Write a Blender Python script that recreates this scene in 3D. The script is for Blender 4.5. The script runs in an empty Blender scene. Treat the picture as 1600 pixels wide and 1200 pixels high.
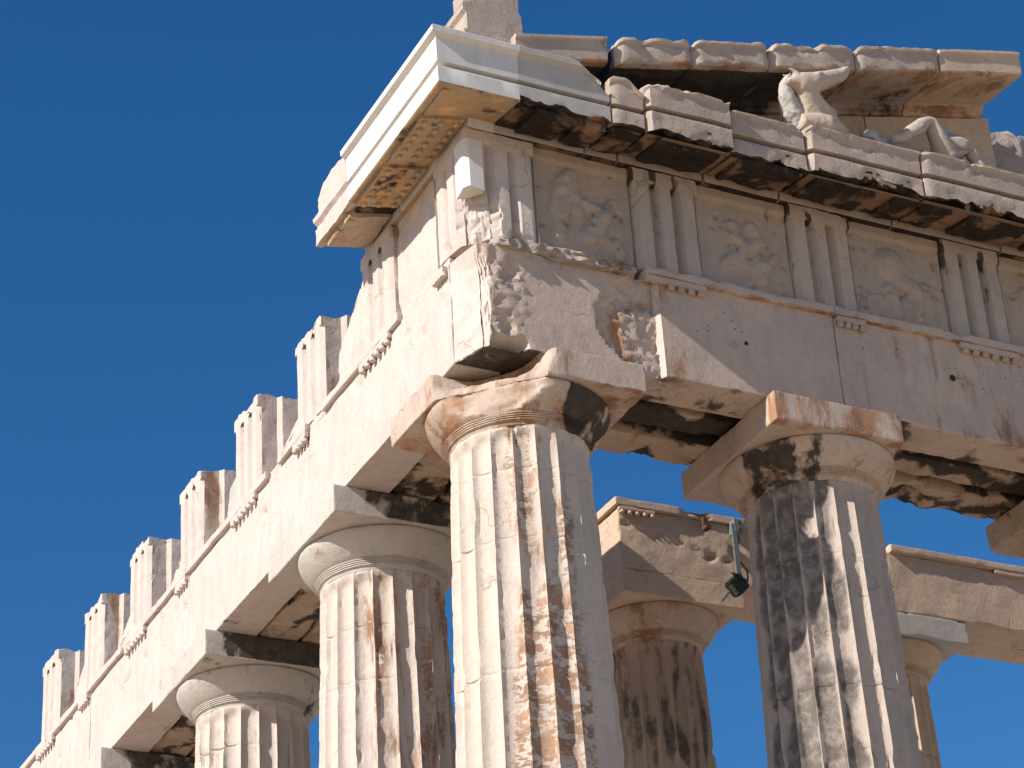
import bpy, bmesh, math
import numpy as np
from mathutils import Matrix, Vector

S = bpy.context.scene
COL = S.collection

# ------------------------------------------------------------------ camera
CAM_POS = (-11.0683557, -20.8871873, -2.78567)
YAW, PITCH, ROLL, FPX = 0.486048468, 0.513250537, -0.0654773764, 3904.71235
ca, sa, cb, sb, cc, sc_ = math.cos(YAW), math.sin(YAW), math.cos(PITCH), math.sin(PITCH), math.cos(ROLL), math.sin(ROLL)
F = Vector((sa * cb, ca * cb, sb)); RR = Vector((ca, -sa, 0)); UU = RR.cross(F)
R2 = cc * RR + sc_ * UU; U2 = -sc_ * RR + cc * UU
cam = bpy.data.cameras.new('camera'); camo = bpy.data.objects.new('camera', cam); COL.objects.link(camo)
cam.sensor_width = 36.0; cam.lens = 36.0 * FPX / 1600.0; cam.clip_end = 20000; cam.clip_start = 0.5
m3 = Matrix((R2, U2, -F)).transposed()
camo.matrix_world = Matrix.Translation(CAM_POS) @ m3.to_4x4()
S.camera = camo

# ------------------------------------------------------------------ light
SUN_TO = Vector((-1.0, -0.162, 0.66)).normalized()
W = bpy.data.worlds.new('World'); S.world = W; W.use_nodes = True
nt = W.node_tree; bg = nt.nodes['Background']
sky = nt.nodes.new('ShaderNodeTexSky'); sky.sky_type = 'NISHITA'; sky.sun_disc = False
sky.sun_elevation = math.asin(SUN_TO.z)
sky.sun_rotation = math.atan2(SUN_TO.x, SUN_TO.y)
sky.altitude = 150; sky.air_density = 1.0; sky.dust_density = 0.15; sky.ozone_density = 4.0
bg.inputs[1].default_value = 0.075
hs = nt.nodes.new('ShaderNodeHueSaturation'); hs.inputs['Hue'].default_value = .503; hs.inputs['Saturation'].default_value = 1.285; hs.inputs['Value'].default_value = 1.08
nt.links.new(sky.outputs[0], hs.inputs['Color']); nt.links.new(hs.outputs[0], bg.inputs[0])
sl = bpy.data.lights.new('sun', 'SUN'); sl.energy = 4.6; sl.angle = math.radians(0.53); sl.color = (1.0, 0.94, 0.86)
so = bpy.data.objects.new('sun', sl); COL.objects.link(so)
so.rotation_euler = SUN_TO.to_track_quat('Z', 'Y').to_euler()
S.view_settings.view_transform = 'Standard'; S.view_settings.look = 'None'
S.view_settings.exposure = 0.55; S.view_settings.gamma = 1.0
S.cycles.max_bounces = 6; S.cycles.diffuse_bounces = 4

# ------------------------------------------------------------------ noise
_rng = np.random.RandomState(7)
_perm = np.concatenate([_rng.permutation(256)] * 3)
_g = _rng.normal(size=(256, 3)); _g /= np.linalg.norm(_g, axis=1)[:, None]
def perlin(P):
    P = np.asarray(P, float); I = np.floor(P).astype(int); f = P - I; I &= 255
    w = f * f * f * (f * (f * 6 - 15) + 10); out = np.zeros(len(P))
    for dx in (0, 1):
        for dy in (0, 1):
            for dz in (0, 1):
                h = _perm[_perm[_perm[I[:, 0] + dx] + I[:, 1] + dy] + I[:, 2] + dz]
                d = (_g[h] * (f - (dx, dy, dz))).sum(1)
                out += d * (w[:, 0] if dx else 1 - w[:, 0]) * (w[:, 1] if dy else 1 - w[:, 1]) * (w[:, 2] if dz else 1 - w[:, 2])
    return out * 1.5
def fbm(P, s=1.0, o=4, seed=0, rough=.5):
    P = np.asarray(P, float) * s + np.array((seed * 13.7 + .31, seed * 7.3 + .77, seed * 3.1 + .13)); a = 1.0; t = 0; n = 0
    for i in range(o):
        t = t + a * perlin(P); n += a; a *= rough; P = P * 2.03 + 5.2
    return t / n * 1.6
def sst(a, b, x): 
    t = np.clip((x - a) / (b - a), 0, 1); return t * t * (3 - 2 * t)

# ------------------------------------------------------------------ materials
def lin(r, g, b): return tuple(((c / 255.0) / 12.92 if c <= 10 else (((c / 255.0) + .055) / 1.055) ** 2.4) for c in (r, g, b))
def marble(name, base, tint, pat_col=(.215, .105, .048), pat=.5, crust=.25, streak=.35, pscale=2.6, bump=.5, rough=.75, grain=.18, crust_col=(.03, .024, .02), flake=0.0, crack=.35, seed=0, holes=False, cw=.10):
    m = bpy.data.materials.new(name); m.use_nodes = True; t = m.node_tree; N = t.nodes; L = t.links
    b = N['Principled BSDF']; b.inputs['Roughness'].default_value = rough; b.inputs['Specular IOR Level'].default_value = .25
    geo = N.new('ShaderNodeNewGeometry')
    def mapping(sx, sy, sz, off):
        mp = N.new('ShaderNodeMapping'); mp.inputs['Scale'].default_value = (sx, sy, sz); mp.inputs['Location'].default_value = (off, off * .7, off * 1.3)
        L.new(geo.outputs['Position'], mp.inputs['Vector']); return mp.outputs[0]
    def noise(vec, scale, det=8, ro=.6, dist=0.0):
        n = N.new('ShaderNodeTexNoise'); n.inputs['Scale'].default_value = scale; n.inputs['Detail'].default_value = det
        n.inputs['Roughness'].default_value = ro; n.inputs['Distortion'].default_value = dist; L.new(vec, n.inputs['Vector']); return n.outputs['Fac']
    def math_(op, a, c=None, clamp=False):
        n = N.new('ShaderNodeMath'); n.operation = op; n.use_clamp = clamp
        for i, v in enumerate((a, c)):
            if v is None: continue
            if isinstance(v, (int, float)): n.inputs[i].default_value = v
            else: L.new(v, n.inputs[i])
        return n.outputs[0]
    def mixc(f, a, c, bt='MIX'):
        n = N.new('ShaderNodeMix'); n.data_type = 'RGBA'; n.blend_type = bt
        if isinstance(f, (int, float)): n.inputs[0].default_value = f
        else: L.new(f, n.inputs[0])
        for k, v in ((6, a), (7, c)):
            if isinstance(v, tuple): n.inputs[k].default_value = (*v, 1)
            else: L.new(v, n.inputs[k])
        return n.outputs[2]
    def ramp(x, lo, hi):
        n = N.new('ShaderNodeMapRange'); n.interpolation_type = 'SMOOTHSTEP'; L.new(x, n.inputs[0]); n.inputs[1].default_value = lo; n.inputs[2].default_value = hi
        return n.outputs[0]
    def attr(nm):
        n = N.new('ShaderNodeAttribute'); n.attribute_name = nm; return n.outputs['Fac']
    iso = mapping(1, 1, 1, seed); st = mapping(1, 1, streak, seed + 3.3); hz = mapping(.5, .5, 2.2, seed + 9)
    c = mixc(ramp(noise(iso, .9, 6, .6), .35, .68), base, tint)
    c = mixc(math_('MULTIPLY', ramp(noise(st, 5.0, 6, .65), .42, .75), .55), c, tuple(x * .78 for x in tint))
    # warm iron patina with ragged borders, growing in vertical streaks
    pn = math_('ADD', noise(st, pscale, 12, .68, .4), math_('MULTIPLY', attr('patina'), .55))
    pm = ramp(pn, .695 - pat * .34, .845 - pat * .34)
    pc = mixc(ramp(noise(iso, 3.3, 6, .6), .35, .65), pat_col, tuple(min(1, x * 1.75 + .015) for x in pat_col))
    if flake > 0:       # pale stone showing where the patina has flaked off
        fv = mapping(.8, .8, 1.25, seed + 9)
        fl = math_('ADD', noise(fv, 8.5, 10, .74, .3), math_('MULTIPLY', math_('SUBTRACT', noise(mapping(.5, .5, 2.6, seed + 2), 9, 6, .7), .5), .35))
        pm = math_('MULTIPLY', pm, math_('SUBTRACT', 1.0, ramp(fl, .60 - flake * .25, .635 - flake * .25)))
    c = mixc(math_('MULTIPLY', pm, .9), c, pc)
    # black weathering crust
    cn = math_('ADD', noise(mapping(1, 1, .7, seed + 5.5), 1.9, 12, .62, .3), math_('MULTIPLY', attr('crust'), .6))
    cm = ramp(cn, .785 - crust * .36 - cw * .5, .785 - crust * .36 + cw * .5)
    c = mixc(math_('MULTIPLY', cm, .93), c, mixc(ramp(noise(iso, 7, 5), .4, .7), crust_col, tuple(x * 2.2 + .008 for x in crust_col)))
    # hairline cracks
    v = N.new('ShaderNodeTexVoronoi'); v.feature = 'DISTANCE_TO_EDGE'; v.inputs['Scale'].default_value = .75
    dn = N.new('ShaderNodeTexNoise'); dn.inputs['Scale'].default_value = 1.6; dn.inputs['Detail'].default_value = 6; L.new(iso, dn.inputs['Vector'])
    av = N.new('ShaderNodeVectorMath'); av.operation = 'MULTIPLY_ADD'; av.inputs[1].default_value = (.9, .9, .9); L.new(dn.outputs['Color'], av.inputs[0]); L.new(iso, av.inputs[2]); L.new(av.outputs[0], v.inputs['Vector'])
    ck = math_('SUBTRACT', 1.0, ramp(v.outputs['Distance'], .002, .009))
    ck = math_('MULTIPLY', ck, ramp(noise(iso, 1.1, 3), .5, .62))
    c = mixc(math_('MULTIPLY', ck, crack), c, (.12, .08, .055))
    if holes:
        v2 = N.new('ShaderNodeTexVoronoi'); v2.inputs['Scale'].default_value = 8.6; v2.inputs['Randomness'].default_value = .38
        L.new(mapping(1, .0, 1.1, .37), v2.inputs['Vector'])
        hm = math_('MULTIPLY', math_('SUBTRACT', 1.0, ramp(v2.outputs['Distance'], .075, .13)), math_('MULTIPLY', attr('holes'), ramp(noise(iso, 4, 3), .40, .50)))
        c = mixc(math_('MULTIPLY', hm, .85), c, (.05, .035, .028))
    gr = noise(iso, 55, 6, .7); g2 = noise(iso, 14, 6, .65)
    gm = math_('ADD', math_('MULTIPLY', math_('SUBTRACT', gr, .5), grain * 2), math_('ADD', math_('MULTIPLY', math_('SUBTRACT', g2, .5), grain * 1.6), 1.0))
    vm = N.new('ShaderNodeVectorMath'); vm.operation = 'SCALE'; L.new(c, vm.inputs[0]); L.new(gm, vm.inputs['Scale'])
    L.new(vm.outputs[0], b.inputs['Base Color'])
    h = math_('ADD', math_('MULTIPLY', noise(iso, 11, 8, .7), 1.0), math_('ADD', math_('MULTIPLY', gr, .45), math_('MULTIPLY', ck, -.6)))
    h = math_('ADD', h, math_('MULTIPLY', pm, .12))
    bp = N.new('ShaderNodeBump'); bp.inputs['Strength'].default_value = bump; bp.inputs['Distance'].default_value = .03
    L.new(h, bp.inputs['Height']); L.new(bp.outputs[0], b.inputs['Normal'])
    return m
def plain(name, col, rough=.6, metal=0.0):
    m = bpy.data.materials.new(name); m.use_nodes = True; t = m.node_tree; N = t.nodes; L = t.links; b = N['Principled BSDF']
    b.inputs['Roughness'].default_value = rough; b.inputs['Metallic'].default_value = metal
    n = N.new('ShaderNodeTexNoise'); n.inputs['Scale'].default_value = 30; n.inputs['Detail'].default_value = 6
    r = N.new('ShaderNodeValToRGB'); r.color_ramp.elements[0].color = (*[x * .6 for x in col], 1); r.color_ramp.elements[1].color = (*[min(1, x * 1.3) for x in col], 1)
    L.new(n.outputs['Fac'], r.inputs[0]); L.new(r.outputs[0], b.inputs['Base Color']); return m

OLD = ((.52, .405, .325), (.45, .355, .295))
M = {}
M['front'] = marble('front marble', *OLD, pat=.28, crust=.12, seed=0, holes=True)
M['frieze'] = marble('frieze marble', (.47, .375, .305), (.40, .335, .29), pat=.22, crust=.10, streak=.25, seed=2)
M['metope'] = marble('metope marble', (.43, .33, .26), (.39, .315, .265), pat=.30, crust=.05, streak=.4, seed=5)
M['flank'] = marble('flank marble', (.565, .475, .42), (.525, .445, .395), pat=.12, crust=.04, crack=.25, bump=.4, seed=11)
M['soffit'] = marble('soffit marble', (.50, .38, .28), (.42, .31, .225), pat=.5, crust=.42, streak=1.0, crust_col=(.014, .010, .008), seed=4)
M['geison'] = marble('cornice marble', (.46, .365, .30), (.39, .315, .265), pat=.25, crust=.12, seed=6)
M['black'] = marble('crusted soffit and gable shade', (.22, .14, .085), (.15, .09, .055), pat=.50, crust=.95, streak=1.0, crust_col=(.010, .007, .005), seed=8)
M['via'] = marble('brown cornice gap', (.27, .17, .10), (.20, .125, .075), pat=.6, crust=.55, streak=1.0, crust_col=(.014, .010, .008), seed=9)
M['new'] = marble('new marble', (.66, .62, .57), (.62, .59, .56), pat=.0, crust=.0, bump=.12, grain=.07, crack=.12, seed=3)
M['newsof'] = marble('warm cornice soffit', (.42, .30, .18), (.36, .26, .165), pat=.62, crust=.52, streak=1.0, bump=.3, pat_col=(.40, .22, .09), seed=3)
M['grey'] = marble('grey new marble', (.47, .435, .39), (.43, .40, .365), pat=.0, crust=.0, bump=.15, grain=.08, crack=.15, seed=13)
M['broken'] = marble('broken marble face', (.46, .38, .32), (.38, .32, .28), pat=.5, crust=.18, bump=1.0, grain=.3, streak=.8, seed=15)
M['col_corner'] = marble('streaked column marble', (.58, .49, .41), (.52, .44, .38), pat=.52, crust=.10, streak=.20, pscale=3.6, flake=.42, pat_col=(.235, .132, .072), seed=17)
M['col_dark'] = marble('crusted column marble', (.47, .385, .32), (.41, .34, .30), pat=.3, crust=.16, streak=.3, crust_col=(.12, .10, .085), cw=.17, seed=19)
M['col_flank'] = marble('pale column marble', (.56, .475, .41), (.51, .435, .38), pat=.42, crust=.10, streak=.2, pscale=3.6, flake=.20, seed=23)
M['col_back'] = marble('brown column marble', (.46, .34, .25), (.38, .285, .22), pat=.45, crust=.34, streak=.3, crust_col=(.085, .068, .055), cw=.16, seed=29)
M['back'] = marble('inner beam marble', (.57, .42, .30), (.50, .375, .275), pat=.25, crust=.04, streak=2.5, seed=31)
M['patina'] = marble('orange capital marble', (.52, .41, .33), (.45, .34, .27), pat=.60, crust=.20, streak=.5, pat_col=(.235, .120, .055), flake=.25, crust_col=(.018, .014, .011), seed=37)
M['capflank'] = marble('pale capital marble', (.52, .47, .42), (.48, .43, .38), pat=.28, crust=.14, streak=.6, seed=39)
M['statue'] = marble('statue marble', (.50, .41, .33), (.43, .35, .285), pat=.12, crust=.12, streak=.8, seed=41)
M['hole'] = plain('deep hole', (.03, .02, .015), .9)
M['steel'] = plain('painted grey green steel', (.22, .235, .215), .45, .3)
M['dark'] = plain('dark green black casing', (.015, .02, .016), .5)
M['rust'] = plain('rusty iron', (.10, .05, .03), .8, .3)

# ------------------------------------------------------------------ object helpers
def tag(o, label=None, cat=None, group=None, kind=None):
    if label: o['label'] = label; o['kind'] = 'thing'
    if cat: o['category'] = cat
    if group: o['group'] = group
    if kind: o['kind'] = kind
    return o
def thing(name, loc, label, cat, group=None):
    o = bpy.data.objects.new(name, None); COL.objects.link(o); o.location = loc; o.empty_display_size = .2
    return tag(o, label, cat, group)
def link(name, V, faces, mat, parent=None, smooth=40, attrs=None):
    V = np.asarray(V, float)
    org = V.mean(0)
    wo = Vector(org)
    me = bpy.data.meshes.new(name); me.from_pydata((V - org).tolist(), [], [list(map(int, f)) for f in faces])
    me.materials.append(mat)
    if smooth is not None:
        me.polygons.foreach_set('use_smooth', np.ones(len(me.polygons), bool)); me.set_sharp_from_angle(angle=math.radians(smooth))
    for k, a in (attrs or {}).items():
        at = me.attributes.new(k, 'FLOAT', 'POINT'); at.data.foreach_set('value', np.asarray(a, np.float32))
    o = bpy.data.objects.new(name, me); COL.objects.link(o)
    if parent is not None:
        o.parent = parent
        q = parent; base = Vector((0, 0, 0))
        while q is not None: base += q.location; q = q.parent
        o.location = wo - base
    else: o.location = wo
    return o
def lattice(lo, hi, step, edge):
    ax = []
    for a, b in zip(lo, hi):
        L = b - a; e = [x for x in edge if x < L * .45]
        inner0 = a + (e[-1] if e else 0); inner1 = b - (e[-1] if e else 0)
        n = max(1, int(round((inner1 - inner0) / step)))
        ax.append(np.unique(np.round(np.concatenate([[a], [a + x for x in e], np.linspace(inner0, inner1, n + 1), [b - x for x in e], [b]]), 6)))
    return ax
def box_mesh(lo, hi, step=.06, edge=(.012, .035)):
    X, Y, Z = lattice(lo, hi, step, edge); nx, ny, nz = len(X), len(Y), len(Z)
    quads = []
    def idx(i, j, k): return (i * ny + j) * nz + k
    def grid(A, B, fn, flip):
        a, b = np.meshgrid(np.arange(A - 1), np.arange(B - 1), indexing='ij'); a = a.ravel(); b = b.ravel()
        q = np.stack([fn(a, b), fn(a + 1, b), fn(a + 1, b + 1), fn(a, b + 1)], 1)
        quads.append(q[:, ::-1] if flip else q)
    grid(nx, ny, lambda a, b: idx(a, b, 0), True); grid(nx, ny, lambda a, b: idx(a, b, nz - 1), False)
    grid(nx, nz, lambda a, b: idx(a, 0, b), False); grid(nx, nz, lambda a, b: idx(a, ny - 1, b), True)
    grid(ny, nz, lambda a, b: idx(0, a, b), True); grid(ny, nz, lambda a, b: idx(nx - 1, a, b), False)
    Q = np.concatenate(quads); u, inv = np.unique(Q, return_inverse=True); inv = inv.reshape(Q.shape)
    V = np.stack([X[u // (ny * nz)], Y[(u // nz) % ny], Z[u % nz]], 1)
    return V, inv
def wear(P, lo, hi, chip, rough, seed):
    lo = np.array(lo); hi = np.array(hi)
    dl = P - lo; dh = hi - P; d = np.minimum(dl, dh); sg = np.where(dl < dh, 1.0, -1.0); ref = np.where(dl < dh, lo, hi)
    n = fbm(P, 2.3, 4, seed); n2 = fbm(P, 7.0, 3, seed + 1)
    Rr = chip * (.35 + 2.2 * sst(.12, .6, n) + .5 * sst(.1, .6, n2))
    Rr = np.minimum(Rr, (hi - lo).min() * .45)[:, None]
    w = np.clip((Rr - d) / Rr, 0, 1); ln = np.linalg.norm(w, axis=1)
    wl = w / np.maximum(ln, 1)[:, None]
    d2 = np.where(w > 0, Rr * (1 - wl), d)
    P = ref + sg * d2
    if rough > 0:
        D = np.stack([fbm(P, 1.6, 5, seed + 10 + k, .55) for k in range(3)], 1) * rough + np.stack([fbm(P, 9, 3, seed + 20 + k) for k in range(3)], 1) * rough * .35
        P = P + D
    return P
SEED = [0]
def block(name, lo, hi, mat, parent=None, step=.07, chip=.02, rough=.006, fn=None, crust=None, patina=None, smooth=40, edge=None, holes=None):
    SEED[0] += 1; s = SEED[0]
    V, Q = box_mesh(lo, hi, step, edge or (chip * .5, chip * 1.3, chip * 2.4))
    P0 = V.copy(); P = wear(V, lo, hi, chip, rough, s)
    if fn is not None: P = fn(P, P0, s)
    at = {}
    if crust is not None: at['crust'] = crust(P0) if callable(crust) else np.full(len(P), crust)
    if patina is not None: at['patina'] = patina(P0) if callable(patina) else np.full(len(P), patina)
    if holes is not None: at['holes'] = holes(P0)
    return link(name, P, Q, mat, parent, smooth, at)
def sweep(name, prof, path, mat, parent=None, rough=.004, fn=None, smooth=35, crust=None, patina=None, caps=True, under=None):
    """closed profile [(outward, z)] carried along path(o) -> polyline points; path is a list of functions point(o, z)"""
    SEED[0] += 1; s = SEED[0]
    n = len(prof); rows = []
    for f in path: rows.append([f(o, z) for o, z in prof])
    V = np.array(rows, float).reshape(-1, 3); m = len(path); faces = []
    for i in range(m - 1):
        for j in range(n):
            k = (j + 1) % n; faces.append((i * n + j, i * n + k, (i + 1) * n + k, (i + 1) * n + j))
    if caps: faces.append(tuple(range(n - 1, -1, -1))); faces.append(tuple((m - 1) * n + j for j in range(n)))
    P0 = V.copy()
    if rough: V = V + np.stack([fbm(V, 2.2, 5, s + 40 + k, .6) for k in range(3)], 1) * rough
    if fn is not None: V = fn(V, P0, s)
    at = {}
    if crust is not None: at['crust'] = crust(P0)
    if patina is not None: at['patina'] = patina(P0)
    o = link(name, V, faces, mat, parent, smooth, at)
    bm = bmesh.new(); bm.from_mesh(o.data); bmesh.ops.recalc_face_normals(bm, faces=bm.faces); bm.normal_update()
    if under is not None:
        o.data.materials.append(under)
        for f in bm.faces:
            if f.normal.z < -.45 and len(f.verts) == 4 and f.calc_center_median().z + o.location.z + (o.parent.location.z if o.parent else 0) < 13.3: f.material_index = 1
    bm.to_mesh(o.data); bm.free()
    return o
def dense(prof, step=.05):
    out = []
    for i, a in enumerate(prof):
        b = prof[(i + 1) % len(prof)]; L = math.dist(a, b); n = max(1, int(L / step))
        out += [(a[0] + (b[0] - a[0]) * k / n, a[1] + (b[1] - a[1]) * k / n) for k in range(n)]
    return out
def lathe(prof, cx, cy, nseg, close_top=True, close_bottom=True):
    th = np.linspace(0, 2 * math.pi, nseg, endpoint=False); V = []; faces = []
    for r, z in prof: V += [(cx + r * math.cos(a), cy + r * math.sin(a), z) for a in th]
    for i in range(len(prof) - 1):
        for j in range(nseg):
            k = (j + 1) % nseg; faces.append((i * nseg + j, i * nseg + k, (i + 1) * nseg + k, (i + 1) * nseg + j))
    if close_bottom: faces.append(tuple(range(nseg - 1, -1, -1)))
    if close_top: faces.append(tuple((len(prof) - 1) * nseg + j for j in range(nseg)))
    return np.array(V), faces
def planecut(P, n, d, noise=0.0, seed=0, s=5):
    n = np.array(n, float); n /= np.linalg.norm(n); e = P @ n - d
    if noise: e = e + fbm(P, s, 4, seed) * noise
    return P - np.clip(e, 0, None)[:, None] * n

# ------------------------------------------------------------------ ground and platform
GZ = -4.4
gv, gq = [], []
rs = np.concatenate([np.linspace(0, 60, 61), np.geomspace(65, 6000, 30)])
ang = np.linspace(0, 2 * math.pi, 96, endpoint=False)
gv = np.array([(4 + r * math.cos(a), 8 + r * math.sin(a), 0) for r in rs for a in ang]); gv[:, 2] = GZ + fbm(gv, .12, 5, 3) * .35 - np.clip(np.hypot(gv[:, 0], gv[:, 1]) - 120, 0, 400) * .15
gq = [(i * 96 + j, (i + 1) * 96 + j, (i + 1) * 96 + (j + 1) % 96, i * 96 + (j + 1) % 96) for i in range(len(rs) - 1) for j in range(96)]
M['ground'] = marble('pale dusty rock', (.60, .46, .31), (.52, .40, .275), pat=.15, crust=.0, streak=1, bump=.8, seed=50)
tag(link('ground', gv, gq, M['ground'], None, 60), kind='structure')
for k, (ex, z0, z1) in enumerate(((2.6, -4.6, -1.56), (1.9, -1.56, -1.04), (1.5, -1.04, -.52), (1.1, -.52, 0.0))):
    tag(block('stepped_platform', (-ex, -ex, z0), (31 + ex, 34, z1), M['flank'], None, step=1.2, chip=.03, rough=.01), kind='structure')  # steps of the temple platform under the columns, below the view

# ------------------------------------------------------------------ columns
def rad(z, base=.945, top=.735, H=9.57): 
    t = z / H; return base + (top - base) * t + .018 * math.sin(math.pi * min(1, max(0, t)))
def shaft_mesh(cx, cy, z0, zb, zt, base, top, drums, seed, zfine, phase=0.0, dmg=1.0, flute=.070):
    K = 9; nf = 20
    zz = np.concatenate([np.arange(zb, zfine, .35), np.arange(zfine, zt, .045), [zt]])
    zz = np.unique(np.concatenate([zz] + [[d - .012, d, d + .012] for d in drums])); zz = zz[(zz >= zb) & (zz <= zt)]
    t = np.arange(nf * K) / K; loc = t - np.floor(t); th = t / nf * 2 * math.pi + phase
    TH, ZZ = np.meshgrid(th, zz); LOC = np.broadcast_to(loc, TH.shape)
    R0 = np.array([rad(z - z0, base, top, zt - z0) for z in zz])[:, None]
    dep = flute * R0 / .75 * np.sqrt(np.clip(1 - (2 * LOC - 1) ** 2, 0, 1)) ** 1.05
    # flutes close in a small round end under the annulets
    end = sst(0, .10, (zt + .0 - ZZ) - .02 - .05 * (2 * LOC - 1) ** 2)
    R = R0 - dep * (.15 + .85 * end)
    P = np.stack([cx + R * np.cos(TH), cy + R * np.sin(TH), ZZ], -1).reshape(-1, 3)
    ar = (np.abs(LOC - np.round(LOC)) < .14).ravel() * 1.0
    n1 = fbm(P, 2.2, 5, seed); n2 = fbm(P * (1, 1, .5), 6, 4, seed + 1); n3 = fbm(P, 16, 3, seed + 2)
    cut = ar * (.022 * sst(.25, .7, n2) + .010 * sst(.1, .6, n1)) * dmg + .014 * sst(.40, .7, n1) * dmg + .002 * n3 + .004 * n1
    jd = np.zeros(len(P))
    for d in drums:
        a = np.abs(P[:, 2] - d - .004 * n2)
        jd = np.maximum(jd, (1 - sst(.0, .014, a)) * (.006 + .018 * sst(.05, .5, n1)))
    dirv = np.stack([np.cos(TH).ravel(), np.sin(TH).ravel(), np.zeros(len(P))], 1)
    P = P - dirv * (cut + jd)[:, None]
    n = nf * K; m = len(zz); i, j = np.meshgrid(np.arange(m - 1), np.arange(n), indexing='ij'); i = i.ravel(); j = j.ravel(); k = (j + 1) % n
    Q = np.stack([i * n + j, i * n + k, (i + 1) * n + k, (i + 1) * n + j], 1).tolist()
    Q.append(list(range(n - 1, -1, -1))); Q.append([(m - 1) * n + q for q in range(n)])
    return P, Q, TH.ravel()
def angdiff(a, b): return np.abs((a - b + math.pi) % (2 * math.pi) - math.pi)
def column(cx, cy, label, group, mats, seed, sc=1.0, z0=0.0, H=10.43, cut=None, abcut=None, drums=(), zfine=4.6, pat=None, crust=None, phase=0.06, dmg=1.0, ab=1.035, capcrust=None, abmat=None, abpatina=None, base=.945, top=.74):
    t = thing('fluted_column', (cx, cy, z0), label, 'column', group)
    zt = z0 + H
    P, Q, TH = shaft_mesh(cx, cy, z0, z0, zt - .80, base * sc, top * sc, drums, seed, zfine, phase, dmg)
    at = {}
    if pat: at['patina'] = pat(P, TH)
    if crust: at['crust'] = crust(P, TH)
    link('shaft', P, Q, mats[0], t, 32, at)
    r = top * sc * 1.0; e = ab * .965
    # necking, annulets, echinus
    prof = [(r * .99, zt - .80), (r * 1.0, zt - .775)]
    for k in range(4): z = zt - .755 + k * .021; prof += [(r * 1.0 + .008 + k * .010, z), (r * 1.0 + .030 + k * .010, z + .004), (r * 1.0 + .030 + k * .010, z + .015), (r * 1.0 + .012 + k * .010, z + .018)]
    zs = zt - .668
    r1 = r + .06
    for k in range(1, 15):
        u = k / 14; prof.append((r1 + (e - r1) * (1 - (1 - u) ** 1.55), zs + .285 * u))
    prof += [(e * 1.0, zt - .375), (e * .985, zt - .354)]
    V, Fc = lathe(prof, cx, cy, 120)
    V = V + np.stack([fbm(V, 2.5, 4, seed + 60 + k) for k in range(3)], 1) * .007
    if cut: V = cut(V)
    at = {'crust': capcrust(V) if capcrust else np.zeros(len(V))}
    cap = link('capital', V, Fc, mats[1], t, 34, at)
    block('abacus', (cx - ab, cy - ab, zt - .352), (cx + ab, cy + ab, zt - .004), abmat or mats[2], cap, step=.06, chip=.022, rough=.006, fn=abcut, patina=abpatina, crust=capcrust)
    return t
CAMA = math.atan2(-20.9, -11.07)
def pat1(P, TH):
    a = (TH + math.pi) % (2 * math.pi) - math.pi
    front = sst(-2.62, -2.2, a) * (1 - sst(-1.35, -1.1, a))
    low = sst(8.4, 6.0, P[:, 2]) if False else 1 - sst(6.4, 8.2, P[:, 2])
    return front * (.16 + .26 * low) - .40 * (1 - front)
def pat2(P, TH): return np.full(len(P), -.1)
def cr2(P, TH):
    m = 1 - sst(.60, .95, angdiff(TH, -2.60))
    top = sst(9.1, 9.5, P[:, 2])
    n = fbm(P * (1, 1, .5), 3.0, 3, 91)
    lo = (TH - .06) * 20 / (2 * math.pi); lo = np.abs(2 * (lo - np.floor(lo)) - 1)
    return m * (.52 + .30 * n - .34 * lo ** 4) + top * .05
def cut1(V): return planecut(V, (-1, -1.02, -.12), (1.15) / math.sqrt(2) - 10.1 * .085 + .0, .05, 5, 3)
CN = np.array((-1.0, -1.02, 0.0)); CN /= np.linalg.norm(CN)
def cut1(V):
    e = V @ CN - .815; q = (V[:, 0] - V[:, 1]) / 1.414      # concave sideways, sloping out downwards
    e = e + (.04 + .26 * sst(10.12, 10.40, V[:, 2])) * (1 - (q / .72) ** 2).clip(0, 1) - .05 * (10.2 - V[:, 2]) + fbm(V, 3.2, 5, 5, .6) * .06
    return V - np.clip(e, 0, None)[:, None] * CN
def abcut1(P, P0, s):
    P = cut1(P); q = (P[:, 0] - P[:, 1]) / 1.414
    P[:, 2] -= .15 * (P0[:, 2] > 10.25) * (1 - ((q + .12) / .50) ** 2).clip(0, 1) * sst(.35, .75, P @ CN); return P
def abcut2(P, P0, s): return planecut(planecut(P, (1, -.25, 0), (3.68 * 1 + .25 * 1.04 + .60) / math.hypot(1, .25), .05, s), (-.35, 1, -.2), 9, 0, s)
def capc1(V):
    a = np.arctan2(V[:, 1], V[:, 0]); return (V[:, 2] < 10.075) * ((.50 + .35 * fbm(V, 3.0, 4, 9)) * sst(-1.62, -1.2, a) * (1 - sst(-.5, -.2, a)) + .06)
def capc2(V):
    a = np.arctan2(V[:, 1], V[:, 0] - 3.68); return (V[:, 2] < 10.075) * (.42 + .4 * fbm(V, 2.6, 4, 19)) * (1 - sst(.42, .75, angdiff(a, -2.55)))
G_F = 'fluted columns of the front'; G_L = 'fluted columns of the sunlit flank'; G_P = 'columns of the inner porch'
column(0, 0, 'large fluted corner column, streaked orange brown, the front corner of its abacus broken off', G_F, (M['col_corner'], M['patina'], M['front']), 1, cut=cut1, abcut=abcut1, drums=(5.55, 6.9, 8.35, 9.15), pat=pat1, capcrust=capc1, abpatina=lambda P: .27 * (P @ CN > .62) + .25 * (P[:, 2] < 10.09) * (P @ CN < .6), base=.965, top=.755)
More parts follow.
